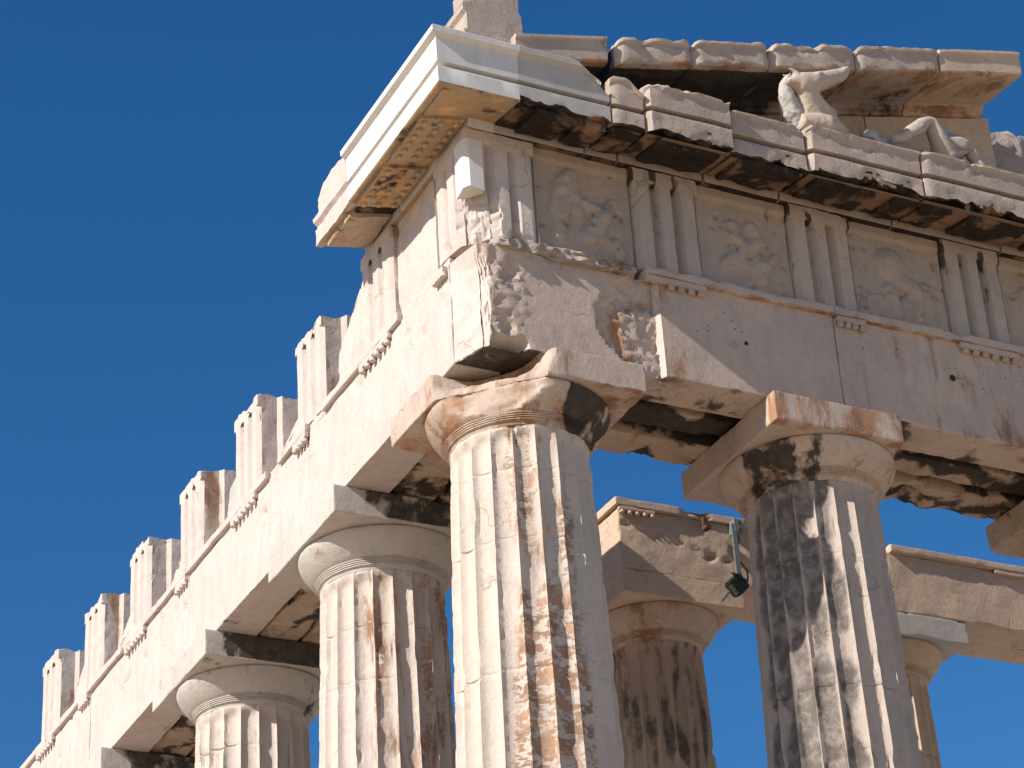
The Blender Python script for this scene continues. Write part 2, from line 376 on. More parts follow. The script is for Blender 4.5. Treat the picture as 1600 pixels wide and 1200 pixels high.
column(3.68, 0, 'fluted column right of the corner one, grey black crust on left flutes, curved shadow across', G_F, (M['col_dark'], M['patina'], M['front']), 2, abcut=abcut2, drums=(5.4, 7.2, 8.75), pat=pat2, crust=cr2, capcrust=capc2, abpatina=lambda P: np.full(len(P), .08) + .26 * (P[:, 1] < -.9))
column(7.976, 0, 'column at the right edge, only a corner of its square capital slab in view', G_F, (M['col_dark'], M['patina'], M['soffit']), 3, drums=(5.0, 6.9, 8.6))
column(0, 3.68, 'pale column with rounded smooth capital, first behind the corner column on the sunlit flank', G_L, (M['col_flank'], M['capflank'], M['capflank']), 4, drums=(5.4, 6.95, 8.28, 8.95), pat=lambda P, TH: .16 - .32 * (angdiff(TH, math.pi) < .75), capcrust=lambda V: .40 * (V[:, 2] > 10.1) * sst(-.9, -.3, V[:, 0]))
column(0, 7.97, 'short visible column second behind the corner column, its capital blotched black', G_L, (M['col_flank'], M['capflank'], M['capflank']), 5, drums=(5.0, 6.4, 7.9, 9.1), capcrust=lambda V: .20 + .42 * sst(-.95, -.3, V[:, 0]) * (V[:, 2] > 10.09) - .1 * (V[:, 0] < -1))
column(0, 12.26, 'column capital at the bottom left edge, third behind the corner column', G_L, (M['col_flank'], M['capflank'], M['capflank']), 6, drums=(5.0, 6.4, 7.9, 9.1), capcrust=lambda V: .45 * sst(-.9, -.4, V[:, 0]))
# inner porch columns
def crb(P, TH):
    lo = (TH - .06) * 20 / (2 * math.pi); lo = np.abs(2 * (lo - np.floor(lo)) - 1)
    return .34 * fbm(P * (1, 1, .35), 3.5, 3, 77) + .24 - .40 * lo ** 3
column(5.0, 5.93, 'brown shaded inner column with orange capital seen between the two front columns', G_P, (M['col_back'], M['patina'], M['back']), 8, z0=.7, H=10.53, sc=.86, ab=.93, drums=(6.0, 7.6, 9.0), crust=crb, zfine=5.5, capcrust=lambda V: np.full(len(V), .0), dmg=1.3)
column(8.66, 5.93, 'small inner column at lower right with pale square repair near its top', G_P, (M['back'], M['back'], M['grey']), 9, z0=.7, H=10.53, sc=.86, ab=.93, drums=(6.0, 7.6, 9.3), zfine=6, dmg=.4)

# ------------------------------------------------------------------ architrave
GA_F = 'architrave beams of the front'; GA_L = 'architrave beams of the sunlit flank'
AZ0, AZ1 = 10.43, 11.78
def regula(parent, u0, u1, face, mat, n=6, z=11.60, skip=()):
    """short strip under the taenia with its six pegs; face 'f' front (along x) or 'l' flank (along y)"""
    lo, hi = ((u0, -.95, z), (u1, -.892, 11.668)) if face == 'f' else ((-.95, u0, z), (-.892, u1, 11.668))
    r = block('regula', lo, hi, mat, parent, step=.05, chip=.010, rough=.004)
    for k in range(n):
        if k in skip: continue
        u = u0 + (u1 - u0) * (k + .5) / n; c = (u, -.925) if face == 'f' else (-.925, u)
        V, Fc = lathe([(.030, z - .062), (.043, z - .055), (.040, z - .03), (.034, z - .002)], c[0], c[1], 12)
        V = V + np.stack([fbm(V, 14, 2, 300 + q) for q in range(3)], 1) * .006
        link('gutta', V, Fc, mat, r, 50)
def peg_hole(parent, x, z, r):
    k = 9; V = [(x + r * math.cos(2 * math.pi * i / k) * (1 + .25 * math.sin(3 * i)), -.8965, z + r * math.sin(2 * math.pi * i / k)) for i in range(k)] + [(x, -.80, z)]
    V = [(a, b if i == k else -.8965, c) for i, (a, b, c) in enumerate(V)]
    link('peg_hole', V, [tuple(range(k))] , M['hole'], parent, None) if False else link('peg_hole', V, [(i, (i + 1) % k, k) for i in range(k)] + [tuple(range(k - 1, -1, -1))], M['hole'], parent, None)

def carve_corner(P, P0, s):
    nb = np.array((-.938, -.347, 0.)); eb = P @ nb - (.938 * .885 + .347 * .30) + .03 * fbm(P, 4, 4, s)
    P = P - (np.clip(eb, 0, None) * (1 - .55 * sst(11.3, 11.78, P0[:, 2])))[:, None] * nb
    x = P0[:, 0]; z = P0[:, 2]; fr = (P0[:, 1] < -.80)
    n1 = fbm(P0, 2.4, 6, 501, .6); n2 = fbm(P0, 7, 5, 502, .65)
    xr = .60 + .45 * ((z - 11.05) / .6) ** 2 + .06 * n2                     # right border of the smooth repair patch
    inner = (1 - sst(-.01, .01, x - 1.37 - .015 * n2))
    left = 1 - sst(-.06, .06, x + .30 - .36 * sst(11.25, 11.7, z) + .10 * n2 + .08 * n1)
    patch = inner * (1 - left) * (1 - sst(-.02, .02, x - xr))
    right = inner * (1 - left) * sst(-.02, .02, x - xr)
    dep = patch * (.035 + .02 * (z - 11)) + right * (.07 + .09 * np.clip(n1 + .2, 0, 1) + .02 * n2 + .016 * fbm(P0, 17, 3, 504)) + left * (.035 + .07 * sst(-.2, .6, n1) + .022 * n2 + .016 * fbm(P0, 17, 3, 503)) * (1 - .7 * sst(11.4, 11.72, z))
    top = sst(11.55, 11.74, z) * inner * (.02 + .04 * n1) * (x > -.3)
    low = left * (1 - sst(10.43, 10.62, z)) * .22 * sst(-.85, -.5, x)
    P[:, 1] += fr * (np.clip(dep, 0, .35) + top + low)
    return P
def crust_front(P): return np.zeros(len(P))
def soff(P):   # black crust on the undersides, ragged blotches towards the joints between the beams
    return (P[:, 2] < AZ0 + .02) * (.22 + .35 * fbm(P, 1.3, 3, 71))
def pat_mottle(P): return .07 + .26 * fbm(P * (1, 1, .6), .9, 3, 88) - .04
b1 = thing('architrave_beam', (1.4, -.6, AZ0), 'corner architrave beam with its broken rough corner and smooth round edged repair patch', 'beam', GA_F)
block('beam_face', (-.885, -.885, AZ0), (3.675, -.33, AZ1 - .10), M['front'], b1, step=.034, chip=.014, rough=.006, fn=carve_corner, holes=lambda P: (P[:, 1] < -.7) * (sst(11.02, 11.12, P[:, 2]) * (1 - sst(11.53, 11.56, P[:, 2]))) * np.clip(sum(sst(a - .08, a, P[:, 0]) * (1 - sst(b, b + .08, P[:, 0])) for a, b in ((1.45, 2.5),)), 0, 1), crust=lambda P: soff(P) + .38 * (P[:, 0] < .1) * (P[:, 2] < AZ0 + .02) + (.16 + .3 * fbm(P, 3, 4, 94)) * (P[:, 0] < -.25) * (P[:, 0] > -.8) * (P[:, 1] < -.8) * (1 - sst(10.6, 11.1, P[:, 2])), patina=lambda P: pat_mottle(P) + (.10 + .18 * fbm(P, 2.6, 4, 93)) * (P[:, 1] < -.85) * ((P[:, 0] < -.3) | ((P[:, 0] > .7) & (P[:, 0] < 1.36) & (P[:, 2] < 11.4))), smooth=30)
def brk(P, P0, s):
    n = fbm(P0, 3.0, 4, s + 3); P[:, 1] += .05 * np.clip(n, 0, 1) * (P0[:, 1] < -.9); return P
block('taenia', (1.22, -.955, 11.672), (3.675, -.33, AZ1), M['front'], b1, step=.05, chip=.018, rough=.006, fn=brk, patina=lambda P: .35 * (P[:, 2] < 11.69))
def lump(P, P0, s):
    n = fbm(P0, 3.2, 5, 611, .6); n2 = fbm(P0, 8, 4, 612)
    P[:, 2] += (P0[:, 2] > 11.74) * (.10 * n + .03 * n2) ; P[:, 1] += (P0[:, 1] < -.85) * (.12 * np.clip(n + .1, -.3, 1) + .04 * n2); P[:, 2] += (P0[:, 2] < 11.7) * .06 * n; return P
block('broken_taenia', (-.60, -.92, 11.665), (1.16, -.40, 11.80), M['broken'], b1, step=.035, chip=.045, rough=.02, fn=lump)
regula(b1, 1.22, 1.98, 'f', M['front'], 6, skip=(0, 1))
peg_hole(b1, 2.46, 11.06, .026)
cf_ = [o for o in b1.children if o.name.startswith('beam_face')][0].data
cf_.materials.append(M['flank'])
for f in cf_.polygons:
    if f.normal.x < -.72: f.material_index = 1
b2 = thing('architrave_beam', (5.8, -.6, AZ0), 'architrave beam over the second front column, mottled pink and grey with rows of nail holes', 'beam', GA_F)
def cracks2(P, P0, s):
    d = np.abs(P0[:, 0] - 5.02 - .05 * fbm(P0, 2.2, 3, 33)); d2 = np.abs(P0[:, 0] - 4.05 - .02 * fbm(P0, 3, 3, 34))
    P[:, 1] += (P0[:, 1] < -.87) * (.05 * (1 - sst(0, .05, d)) * sst(10.9, 11.3, P0[:, 2]) + .03 * (1 - sst(0, .03, d2)) + .016 * sst(5.0, 5.1, P0[:, 0]) * fbm(P0, 1.5, 3, 12)); return P
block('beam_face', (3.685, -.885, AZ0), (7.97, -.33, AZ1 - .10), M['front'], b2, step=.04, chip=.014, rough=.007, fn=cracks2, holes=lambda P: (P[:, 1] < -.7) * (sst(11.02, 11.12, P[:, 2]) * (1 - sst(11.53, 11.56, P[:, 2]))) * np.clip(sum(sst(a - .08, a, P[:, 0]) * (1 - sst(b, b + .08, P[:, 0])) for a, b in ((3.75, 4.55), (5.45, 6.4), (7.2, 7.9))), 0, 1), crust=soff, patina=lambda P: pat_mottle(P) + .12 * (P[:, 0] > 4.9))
block('taenia', (3.685, -.955, 11.672), (7.97, -.33, AZ1), M['front'], b2, step=.05, chip=.016, rough=.006, fn=brk, patina=lambda P: .35 * (P[:, 2] < 11.69))
for u in (3.70, 5.41, 7.55): regula(b2, u if u > 3.8 else 3.70, u + .845 if u > 3.8 else 4.10, 'f', M['front'], 6 if u > 3.8 else 4)
peg_hole(b2, 5.25, 11.17, .045)
b3 = thing('architrave_beam', (10.1, -.6, AZ0), 'third architrave beam of the front, running on beyond the right edge', 'beam', GA_F)
block('beam_face', (7.98, -.885, AZ0), (12.3, -.33, AZ1 - .10), M['front'], b3, step=.08, chip=.014, crust=soff)
block('taenia', (7.98, -.955, 11.672), (12.3, -.33, AZ1), M['front'], b3, step=.08, chip=.016)
def ragged(P, P0, s):
    m = P0[:, 2] < AZ0 + .3
    n = fbm(P0, 1.6, 5, s + 70, .6); P[:, 2] += m * np.clip(n, 0, 1) * .16 * (P0[:, 2] < AZ0 + .06); P[:, 1] += 0; return P
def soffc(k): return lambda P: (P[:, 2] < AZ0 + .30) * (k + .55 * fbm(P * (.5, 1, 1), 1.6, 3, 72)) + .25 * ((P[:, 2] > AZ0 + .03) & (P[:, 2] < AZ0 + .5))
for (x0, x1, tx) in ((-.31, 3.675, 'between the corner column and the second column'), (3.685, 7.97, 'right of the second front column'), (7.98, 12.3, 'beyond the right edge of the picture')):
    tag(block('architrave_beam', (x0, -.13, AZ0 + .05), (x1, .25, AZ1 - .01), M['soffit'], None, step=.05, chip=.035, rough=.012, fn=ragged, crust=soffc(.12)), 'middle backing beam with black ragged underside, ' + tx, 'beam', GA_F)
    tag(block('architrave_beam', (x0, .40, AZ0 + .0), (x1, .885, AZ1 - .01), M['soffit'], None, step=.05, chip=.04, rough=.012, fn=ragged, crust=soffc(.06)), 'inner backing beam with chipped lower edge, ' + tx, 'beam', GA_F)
# flank
TR = [-.4625, 1.61, 3.68, 5.83, 7.975, 10.12, 12.26, 14.41, 16.55, 18.7, 20.84]
fl = [(-.32 + .0, 3.675, 'sunlit flank architrave beam directly behind the broken corner', [(.93, 3.18)], (0, 1)), (3.685, 7.965, 'second sunlit flank architrave beam from the corner', [(3.7, 4.62), (5.02, 7.96)], (2, 3)),
      (7.975, 12.255, 'third sunlit flank architrave beam from the corner', [(7.98, 10.6), (10.75, 12.25)], (4, 5)), (12.265, 16.545, 'flank architrave beam running out at the lower left edge', [(12.27, 14.3), (14.38, 16.54)], (6, 7)), (16.555, 21.7, 'farthest flank architrave beam, beyond the lower left edge', [(16.56, 21.7)], (8, 9))]
for y0, y1, lab, tae, rr in fl:
    b = thing('architrave_beam', (-.6, (y0 + y1) / 2, AZ0), lab, 'beam', GA_L)
    def fla(P, P0, s):
        n = fbm(P0, 1.1, 5, s + 5); P[:, 0] += (P0[:, 0] < -.87) * (.012 * n + .05 * sst(.45, .7, fbm(P0, 1.9, 4, s + 6)) * (P0[:, 2] > 11.2)); return P
    block('beam_face', (-.885, y0, AZ0), (-.33, y1, AZ1 - .10), M['flank'], b, step=.055, chip=.013, rough=.005, fn=fla, crust=lambda P: soff(P) - .1)
    block('upper_ledge', (-.87, y0, AZ1 - .095), (-.33, y1, AZ1 - .005), M['flank'], b, step=.08, chip=.02)
    for a, c in tae: block('taenia', (-.945, a, 11.674), (-.872, c, AZ1), M['flank'], b, step=.05, chip=.022, rough=.008)
    for q in rr:
        u0 = max(TR[q] - .4225, y0 + .01)
        if q == 0: u0 = -.30
        if u0 > y0 and TR[q] + .42 < y1 + .5: regula(b, u0, min(TR[q] + .4225, y1 - .01), 'l', M['flank'], 6 if u0 < TR[q] - .3 else 4)
    for (x0, x1, k, nm) in ((-.285, .245, .14, 'middle flank backing beam with black blotched underside, '), (.315, .885, .08, 'inner backing beam of the flank, ')):
        yy0 = max(y0, .92)
        def rag2(P, P0, s):
            n = fbm(P0, 1.5, 5, s + 70, .6); P[:, 2] += np.clip(n, 0, 1) * .12 * (P0[:, 2] < AZ0 + .06); return P
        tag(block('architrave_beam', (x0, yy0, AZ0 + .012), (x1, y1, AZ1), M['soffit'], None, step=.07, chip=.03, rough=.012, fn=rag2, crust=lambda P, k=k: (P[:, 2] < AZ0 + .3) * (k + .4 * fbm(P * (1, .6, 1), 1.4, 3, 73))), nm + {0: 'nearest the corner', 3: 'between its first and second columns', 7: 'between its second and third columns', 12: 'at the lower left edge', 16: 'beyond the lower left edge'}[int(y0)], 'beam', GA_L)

# ------------------------------------------------------------------ frieze
FZ0, FZ1 = AZ1, 13.13
def triglyph(uc, face, label, group, mat, w=.845, depth=.62, chip=.02, half=False, bw=.07, cornerfn=None, worn=0.0, kids=True):
    SEED[0] += 1; s = SEED[0]
    lo = (uc - w / 2, 0, FZ0 + .004); hi = (uc + w / 2, depth, FZ1 - .003)
    t = None
    U = np.unique(np.round(np.concatenate([np.linspace(lo[0], hi[0], 44)]), 5)); O = np.unique(np.round(np.concatenate([[0, .012, .03], np.linspace(.06, depth, 12)]), 5)); Z = np.unique(np.round(np.concatenate([[lo[2], lo[2] + .015], np.linspace(lo[2] + .04, hi[2] - .185, 20), [hi[2] - .172, hi[2] - .166, hi[2] - .1, hi[2] - .05, hi[2] - .015, hi[2]]]), 5))
    nx, ny, nz = len(U), len(O), len(Z); quads = []
    idx = lambda i, j, k: (i * ny + j) * nz + k
    def grid(A, B, fn, flip):
        a, b = np.meshgrid(np.arange(A - 1), np.arange(B - 1), indexing='ij'); a = a.ravel(); b = b.ravel()
        q = np.stack([fn(a, b), fn(a + 1, b), fn(a + 1, b + 1), fn(a, b + 1)], 1); quads.append(q[:, ::-1] if flip else q)
    grid(nx, ny, lambda a, b: idx(a, b, 0), True); grid(nx, ny, lambda a, b: idx(a, b, nz - 1), False)
    grid(nx, nz, lambda a, b: idx(a, 0, b), False); grid(nx, nz, lambda a, b: idx(a, ny - 1, b), True)
    grid(ny, nz, lambda a, b: idx(0, a, b), True); grid(ny, nz, lambda a, b: idx(nx - 1, a, b), False)
    Q = np.concatenate(quads); uq, inv = np.unique(Q, return_inverse=True); inv = inv.reshape(Q.shape)
    P = np.stack([U[uq // (ny * nz)], O[(uq // nz) % ny], Z[uq % nz]], 1); P0 = P.copy()
    W0 = P.copy(); W0[:, 1] += s * 3.7
    P = wear(P, lo, hi, chip, 0, s) if False else P
    u = P0[:, 0] - uc; k = w / .845
    g = np.zeros(len(P))
    for c in (-.141 * k, .141 * k): g = np.maximum(g, .115 * np.clip(1 - np.abs(u - c) / (.066 * k), 0, 1) ** .8)
    g = np.maximum(g, .075 * np.clip(1 - (w / 2 - np.abs(u)) / (.058 * k), 0, 1))
    if face == 'l': g = g * .72
    m = (P0[:, 2] < hi[2] - .169)
    fr = np.clip(1 - P0[:, 1] / .05, 0, 1) 
    n1 = fbm(W0, 2.2, 5, s); n2 = fbm(W0, 8, 4, s + 1)
    P[:, 1] += fr * (m * g + .006 * n1 + .003 * n2 + (.012 + .03 * worn) * sst(.35, .8, n1 + .3 * n2))
    P[:, 0] += np.sign(-u) * (np.abs(u) > w / 2 - .001) * (.012 * np.clip(n1 + n2, -.4, 2) + .03 * sst(.3, .8, n2) * fr)
    tp = sst(hi[2] - .06, hi[2], P0[:, 2])
    P[:, 2] -= sst(hi[2] - .5, hi[2], P0[:, 2]) * (face == 'l') * (worn > .15) * .05 * ((s * 37) % 10) / 10
    P[:, 2] -= tp * worn * (.13 * sst(-.2, .7, n1) + .05 * n2 + .10 * fr * sst(.0, .6, n1))
    # side slots that held the metope slabs, with the wider back of the block behind
    sl_ = ((P0[:, 1] > depth * .47) & (np.abs(u) > w / 2 - .001))
    P[:, 0] += np.sign(u) * sl_ * bw
    if cornerfn is not None: P = cornerfn(P, P0)
    if face == 'f': V = np.stack([P[:, 0], -.885 + P[:, 1], P[:, 2]], 1); Qf = inv
    else: V = np.stack([-.885 + P[:, 1], P[:, 0], P[:, 2]], 1); Qf = inv[:, ::-1]
    pat = .27 * ((P0[:, 1] > .03) & (P0[:, 1] < depth * .47) & (np.abs(u) > w / 2 - .001)) if face == 'l' else np.zeros(len(P)) - .02
    cr = (.25 * (g > .02) + .06 +   .38 * (g > .035) * sst(12.72, 12.98, P0[:, 2])) * (face == 'f') + 0.22 * ((P0[:, 1] > depth * .40) & (P0[:, 1] < depth * .5) & (np.abs(u) > w / 2 - .001) & (face == 'l'))  # darker in the front grooves, most towards their tops, and along the flank slots
    cr = cr * (.6 + .8 * n1)
    me = link('triglyph_block', V, Qf, mat, None, 32, {'patina': pat, 'crust': cr})
    tag(me, label, 'triglyph', group)
    if face == 'l' and kids:
        for c in (-.141, .141):      # drilled tops of the two grooves
            y = uc + c; zt = FZ1 - .20
            link('groove_hole', [(-.889, y - .04, zt - .035), (-.889, y + .04, zt - .035), (-.889, y, zt + .055), (-.86, y, zt)], [(1, 0, 2), (0, 1, 3), (1, 2, 3), (2, 0, 3)], M['hole'], me, None)
    return me
GT_F = 'triglyph blocks of the front frieze'; GT_L = 'triglyph blocks of the flank frieze'
# corner block carries a triglyph on both faces
def corner_tri():
    t = thing('triglyph_block', (-.46, -.46, FZ0), 'corner triglyph block with one glyph renewed in white marble above a rough grey break', 'triglyph', GT_F)
    def fn(P, P0, s):
        n1 = fbm(P0, 2.2, 5, s); n2 = fbm(P0, 8, 4, s + 1)
        for ax, ot in ((1, 0), (0, 1)):
            fr = P0[:, ax] < -.884 + .0; u = P0[:, ot] + .4625; g = np.zeros(len(P))
            for c in (-.141, .141): g = np.maximum(g, .085 * np.clip(1 - np.abs(u - c) / .062, 0, 1) ** .85)
            g = np.maximum(g, .07 * np.clip(1 - (.4225 - u) / .058, 0, 1))
            m = (P0[:, 2] < FZ1 - .165) 
            P[:, ax] += fr * (m * g + .012 * n1 + .03 * sst(.3, .7, n1) * m)
        # the lower outer corner is broken away
        low = None
        e = -(P[:, 0] + P[:, 1]) - (1.40 + .10 * (P0[:, 2] - 11.8) + .06 * n2 + .05 * n1); d = np.clip(e, 0, None) * (1 - sst(12.36, 12.42, P0[:, 2])) * .55
        P[:, 0] += d; P[:, 1] += d
        nb = np.array((-.938, -.347, 0.)); eb = np.clip(P @ nb - (.938 * .885 + .347 * .30), 0, None) * .55 * (1 - sst(11.9, 12.35, P0[:, 2]))
        P = P - eb[:, None] * nb
        return P
    ex = np.unique(np.round(np.linspace(-.885, -.04, 43), 5))
    # dense lattice by passing explicit steps
    block('glyph_face', (-.885, -.885, FZ0 + .004), (-.04, -.04, FZ1 - .003), M['flank'], t, step=.0197, chip=.012, rough=.003, fn=fn, smooth=30, edge=(.01,), crust=lambda P: .12 * fbm(P, 2, 3, 3))
    nv = [(-.915, -.66), (-.922, -.76), (-.922, -.845), (-.905, -.885), (-.862, -.918), (-.70, -.918), (-.665, -.87), (-.665, -.80), (-.80, -.66)]
    z0, z1 = 12.33, FZ1 - .16
    V = [(x, y, z) for z in np.linspace(z0, z1, 12) for x, y in nv]; V = np.array(V); n = len(nv)
    V[:n, 2] += .06 * fbm(V[:n], 9, 2, 2)
    Fc = [(i * n + j, i * n + (j + 1) % n, (i + 1) * n + (j + 1) % n, (i + 1) * n + j) for i in range(11) for j in range(n)] + [tuple(range(n - 1, -1, -1)), tuple(11 * n + j for j in range(n))]
    tag(link('renewed_glyph', V, Fc, M['new'], t, 30), 'smooth white marble repair')
corner_tri()
lf = ['front triglyph block between the corner column and the second column', 'front triglyph block standing over the second front column, its face streaked white', 'rightmost fully visible front triglyph block with black topped grooves', 'front triglyph block beyond the right edge', 'fifth front triglyph block, past the right edge', 'sixth front triglyph block, past the right edge']
FX = [1.61, 3.68, 5.835, 7.98, 10.12, 12.0]
for x, l in zip(FX[:5], lf): triglyph(x, 'f', l, GT_F, M['frieze'], worn=.1)
ll = ['flank triglyph under the far end of the jutting cornice', 'first free standing flank triglyph below the broken end of the cornice', 'second free standing flank triglyph, tall and chipped along its top', 'third free standing flank triglyph with a grey slab remnant beside it', 'fourth free standing flank triglyph, midway down the flank', 'fifth free standing flank triglyph, small and sharp edged', 'lowest whole flank triglyph at the far left', 'flank triglyph beyond the lower left edge', 'farthest flank triglyph beyond the lower left edge']
for k, (y, l) in enumerate(zip(TR[1:8], ll)): triglyph(y, 'l', l, GT_L, M['flank'], worn=(.10, .35, .8, .4, .95, .5, .75)[k], depth=.62, kids=True)
# metopes of the front
GM = 'sculpted metope slabs of the front'
def metope(x0, x1, label, seed, shapes):
    def fn(P, P0, s):
        m = (P0[:, 1] < -.78) * 1.0
        u = P0[:, 0]; z = P0[:, 2]; n = fbm(P0, 3.2, 5, seed, .6)
        hgt = np.zeros(len(P))
        for (a, b, c, d, r, h) in shapes:      # capsule strokes of the worn relief
            A = np.array((x0 + a, FZ0 + b)); B = np.array((x0 + c, FZ0 + d)); q = np.stack([u, z], 1); ab = B - A
            tt = np.clip(((q - A) @ ab) / max(1e-6, ab @ ab), 0, 1); dist = np.linalg.norm(q - A - tt[:, None] * ab, axis=1) + .025 * n
            hgt = np.maximum(hgt, h * np.sqrt(np.clip(1 - (dist / r) ** 2, 0, 1)))
        band = sst(FZ1 - .135, FZ1 - .125, z)
        hgt = hgt * (1 - band) * 1.5 * (.7 + .45 * n) - (1 - band) * .05 * sst(.42, .62, fbm(P0, 4.5, 3, seed + 2)) + band * .03 + .005 * n + .005 * sst(.1, .5, n)
        P[:, 1] -= m * hgt; return P
    o = block('metope_slab', (x0, -.795, FZ0 + .004), (x1, -.60, FZ1 - .003), M['metope'], None, step=.026, chip=.008, rough=.004, fn=fn, smooth=60)
    tag(o, label, 'metope', GM)
metope(-.035, 1.18, 'metope slab beside the corner triglyph with two worn figures in relief', 21, [(.42, .98, .30, .55, .13, .09), (.30, .55, .28, .25, .09, .06), (.46, 1.0, .52, .62, .11, .08), (.45, 1.05, .46, 1.06, .10, .09), (.62, .72, .85, .62, .09, .07), (.85, .62, .98, .80, .08, .06), (.85, .60, .68, .32, .12, .09), (.70, .35, 1.0, .18, .10, .07), (.98, .30, 1.02, .12, .07, .06)])
metope(2.045, 3.25, 'metope slab left of the second column with a worn curved figure', 22, [(.45, .85, .55, .60, .13, .07), (.55, .60, .80, .72, .10, .08), (.8, .72, .72, .92, .09, .06), (.55, .55, .35, .35, .10, .06), (.40, .36, .85, .42, .09, .06), (.85, .42, 1.0, .58, .06, .05), (.75, .5, .8, .2, .08, .05)])
metope(4.115, 5.405, 'metope slab right of the second column with a rounded worn relief', 23, [(.55, .85, .55, .86, .22, .08), (.60, .7, .9, .55, .12, .07), (.9, .55, 1.05, .62, .08, .06), (.5, .5, .55, .2, .10, .06), (.9, .5, .85, .15, .08, .05)])
metope(6.265, 7.55, 'metope slab cut by the right edge of the picture', 24, [(.4, .85, .5, .5, .14, .07), (.5, .5, .8, .4, .1, .06)])
metope(8.41, 9.69, 'metope slab beyond the right edge', 25, [(.5, .85, .6, .4, .14, .07)])
# flank metope and fragments
def mfl(P, P0, s): 
    n = fbm(P0, 2.6, 5, s + 9); P[:, 0] += (P0[:, 0] < -.7) * (.015 * n + .02 * sst(.1, .5, n)); return P
tag(block('metope_slab', (-.79, -.035, FZ0 + .004), (-.55, 1.18, FZ1 - .003), M['flank'], None, step=.05, chip=.012, fn=mfl), 'only metope slab left on the flank, between corner triglyph and its neighbour', 'metope', 'metope slabs of the flank')
GF_ = 'broken metope pieces on the flank'
def frag(y0, y1, h0, h1, label, mat, x0=-.80, x1=-.45):
    def fn(P, P0, s):
        u = (P0[:, 1] - y0) / (y1 - y0); n = fbm(P0, 3, 5, s, .6); top = h0 + (h1 - h0) * u + .10 * n
        P[:, 2] = FZ0 + .004 + (P[:, 2] - FZ0 - .004) * np.clip(top, .05, 1.3) / 1.0; P[:, 0] += .03 * n * (P0[:, 0] < x0 + .02); return P
    tag(block('metope_fragment', (x0, y0, FZ0 + .004), (x1, y1, FZ0 + 1.004), mat, None, step=.06, chip=.03, rough=.012, fn=fn), label, 'metope', GF_)
frag(2.05, 2.95, 1.25, .55, 'large broken metope piece leaning beside the first free standing triglyph', M['flank'])
frag(6.30, 7.0, .85, .70, 'grey broken metope piece below the third free standing triglyph', M['grey'], -.70, -.42)
frag(4.12, 4.75, .40, .22, 'low broken metope stump behind the second free standing triglyph', M['flank'])
frag(8.42, 9.0, .50, .25, 'low broken metope stump in the middle of the flank', M['flank'])
frag(10.56, 11.2, .62, .3, 'broken metope stump beside the fifth free standing triglyph', M['flank'])
frag(12.7, 13.3, .75, .4, 'broken metope stump beside the lowest triglyph at far left', M['flank'])
tag(block('frieze_backing_wall', (-.03, -.595, FZ0 + .004), (12.3, .88, FZ1 - .005), M['broken'], None, step=.15, chip=.02), 'plain wall of blocks backing the front frieze', 'wall')
tag(block('frieze_backing_wall', (-.545, -.035, FZ0 + .004), (-.035, 1.9, FZ1 - .005), M['broken'], None, step=.15, chip=.02), 'short stub of wall carrying the flank cornice', 'wall')

# ------------------------------------------------------------------ horizontal cornice
GC = 'cornice blocks of the front'; 
PROF = [(.55, 13.134), (.90, 13.134), (.915, 13.25), (1.47, 13.135), (1.545, 13.115), (1.56, 13.13), (1.565, 13.335), (1.555, 13.35), (1.38, 13.357), (1.38, 13.408), (1.565, 13.415), (1.575, 13.66), (1.60, 13.69), (1.60, 13.72), (1.57, 13.735), (.55, 13.735)]
PROFC = [(.75, 13.134), (.90, 13.134), (.915, 13.25), (1.47, 13.135), (1.545, 13.115), (1.56, 13.13), (1.565, 13.32), (1.555, 13.335), (1.47, 13.342), (1.47, 13.388), (1.565, 13.395), (1.575, 13.70), (1.595, 13.715), (1.635, 13.735), (1.64, 13.80), (1.62, 13.82), (.75, 13.83)]
def mutule(parent, c0, c1, face, mat, gut=True, gm=None, ragged_=0.0, off=0.0):
    SEED[0] += 1; s = SEED[0]
    V, Q = box_mesh((c0, .955, 0), (c1, 1.475, .11), .05, (.012,))
    P0 = V.copy(); n = fbm(P0 + (0, 0, s), 3.5, 5, s, .6)
    z = 13.245 - (P0[:, 1] - .93) * .205 - (.062 if gut else .100) + P0[:, 2]
    if ragged_: z += (P0[:, 2] < .03) * ragged_ * np.clip(n + .35, 0, 1.5); P0[:, 1] -= ragged_ * 1.2 * np.clip(n, 0, 1) * (V[:, 1] > 1.45)
    o = P0[:, 1] - off
    Pw = np.stack([P0[:, 0], -o, z], 1) if face == 'f' else np.stack([-(o - .06), P0[:, 0], z], 1)
    mq = Q[:, ::-1] if face == 'f' else Q
    m = link('mutule', Pw, Q[:, ::-1] if face == 'f' else Q[:, ::-1][:, ::-1], mat, parent, 35)
    bm = bmesh.new(); bm.from_mesh(m.data); bmesh.ops.recalc_face_normals(bm, faces=bm.faces); bm.to_mesh(m.data); bm.free()
    if gut:
        for i in range(6):
            for j in range(3):
                u = c0 + (c1 - c0) * (i + .5) / 6; oo = 1.035 + j * .185
                zz = 13.245 - (oo - .93) * .205 - .062
                x, y = (u, -oo) if face == 'f' else (-(oo - .06), u)
                Vg, Fg = lathe([(.030, zz - .036), (.036, zz - .03), (.034, zz + .004)], x, y, 10)
                link('gutta', Vg, Fg, gm or mat, m, 50)
    return m
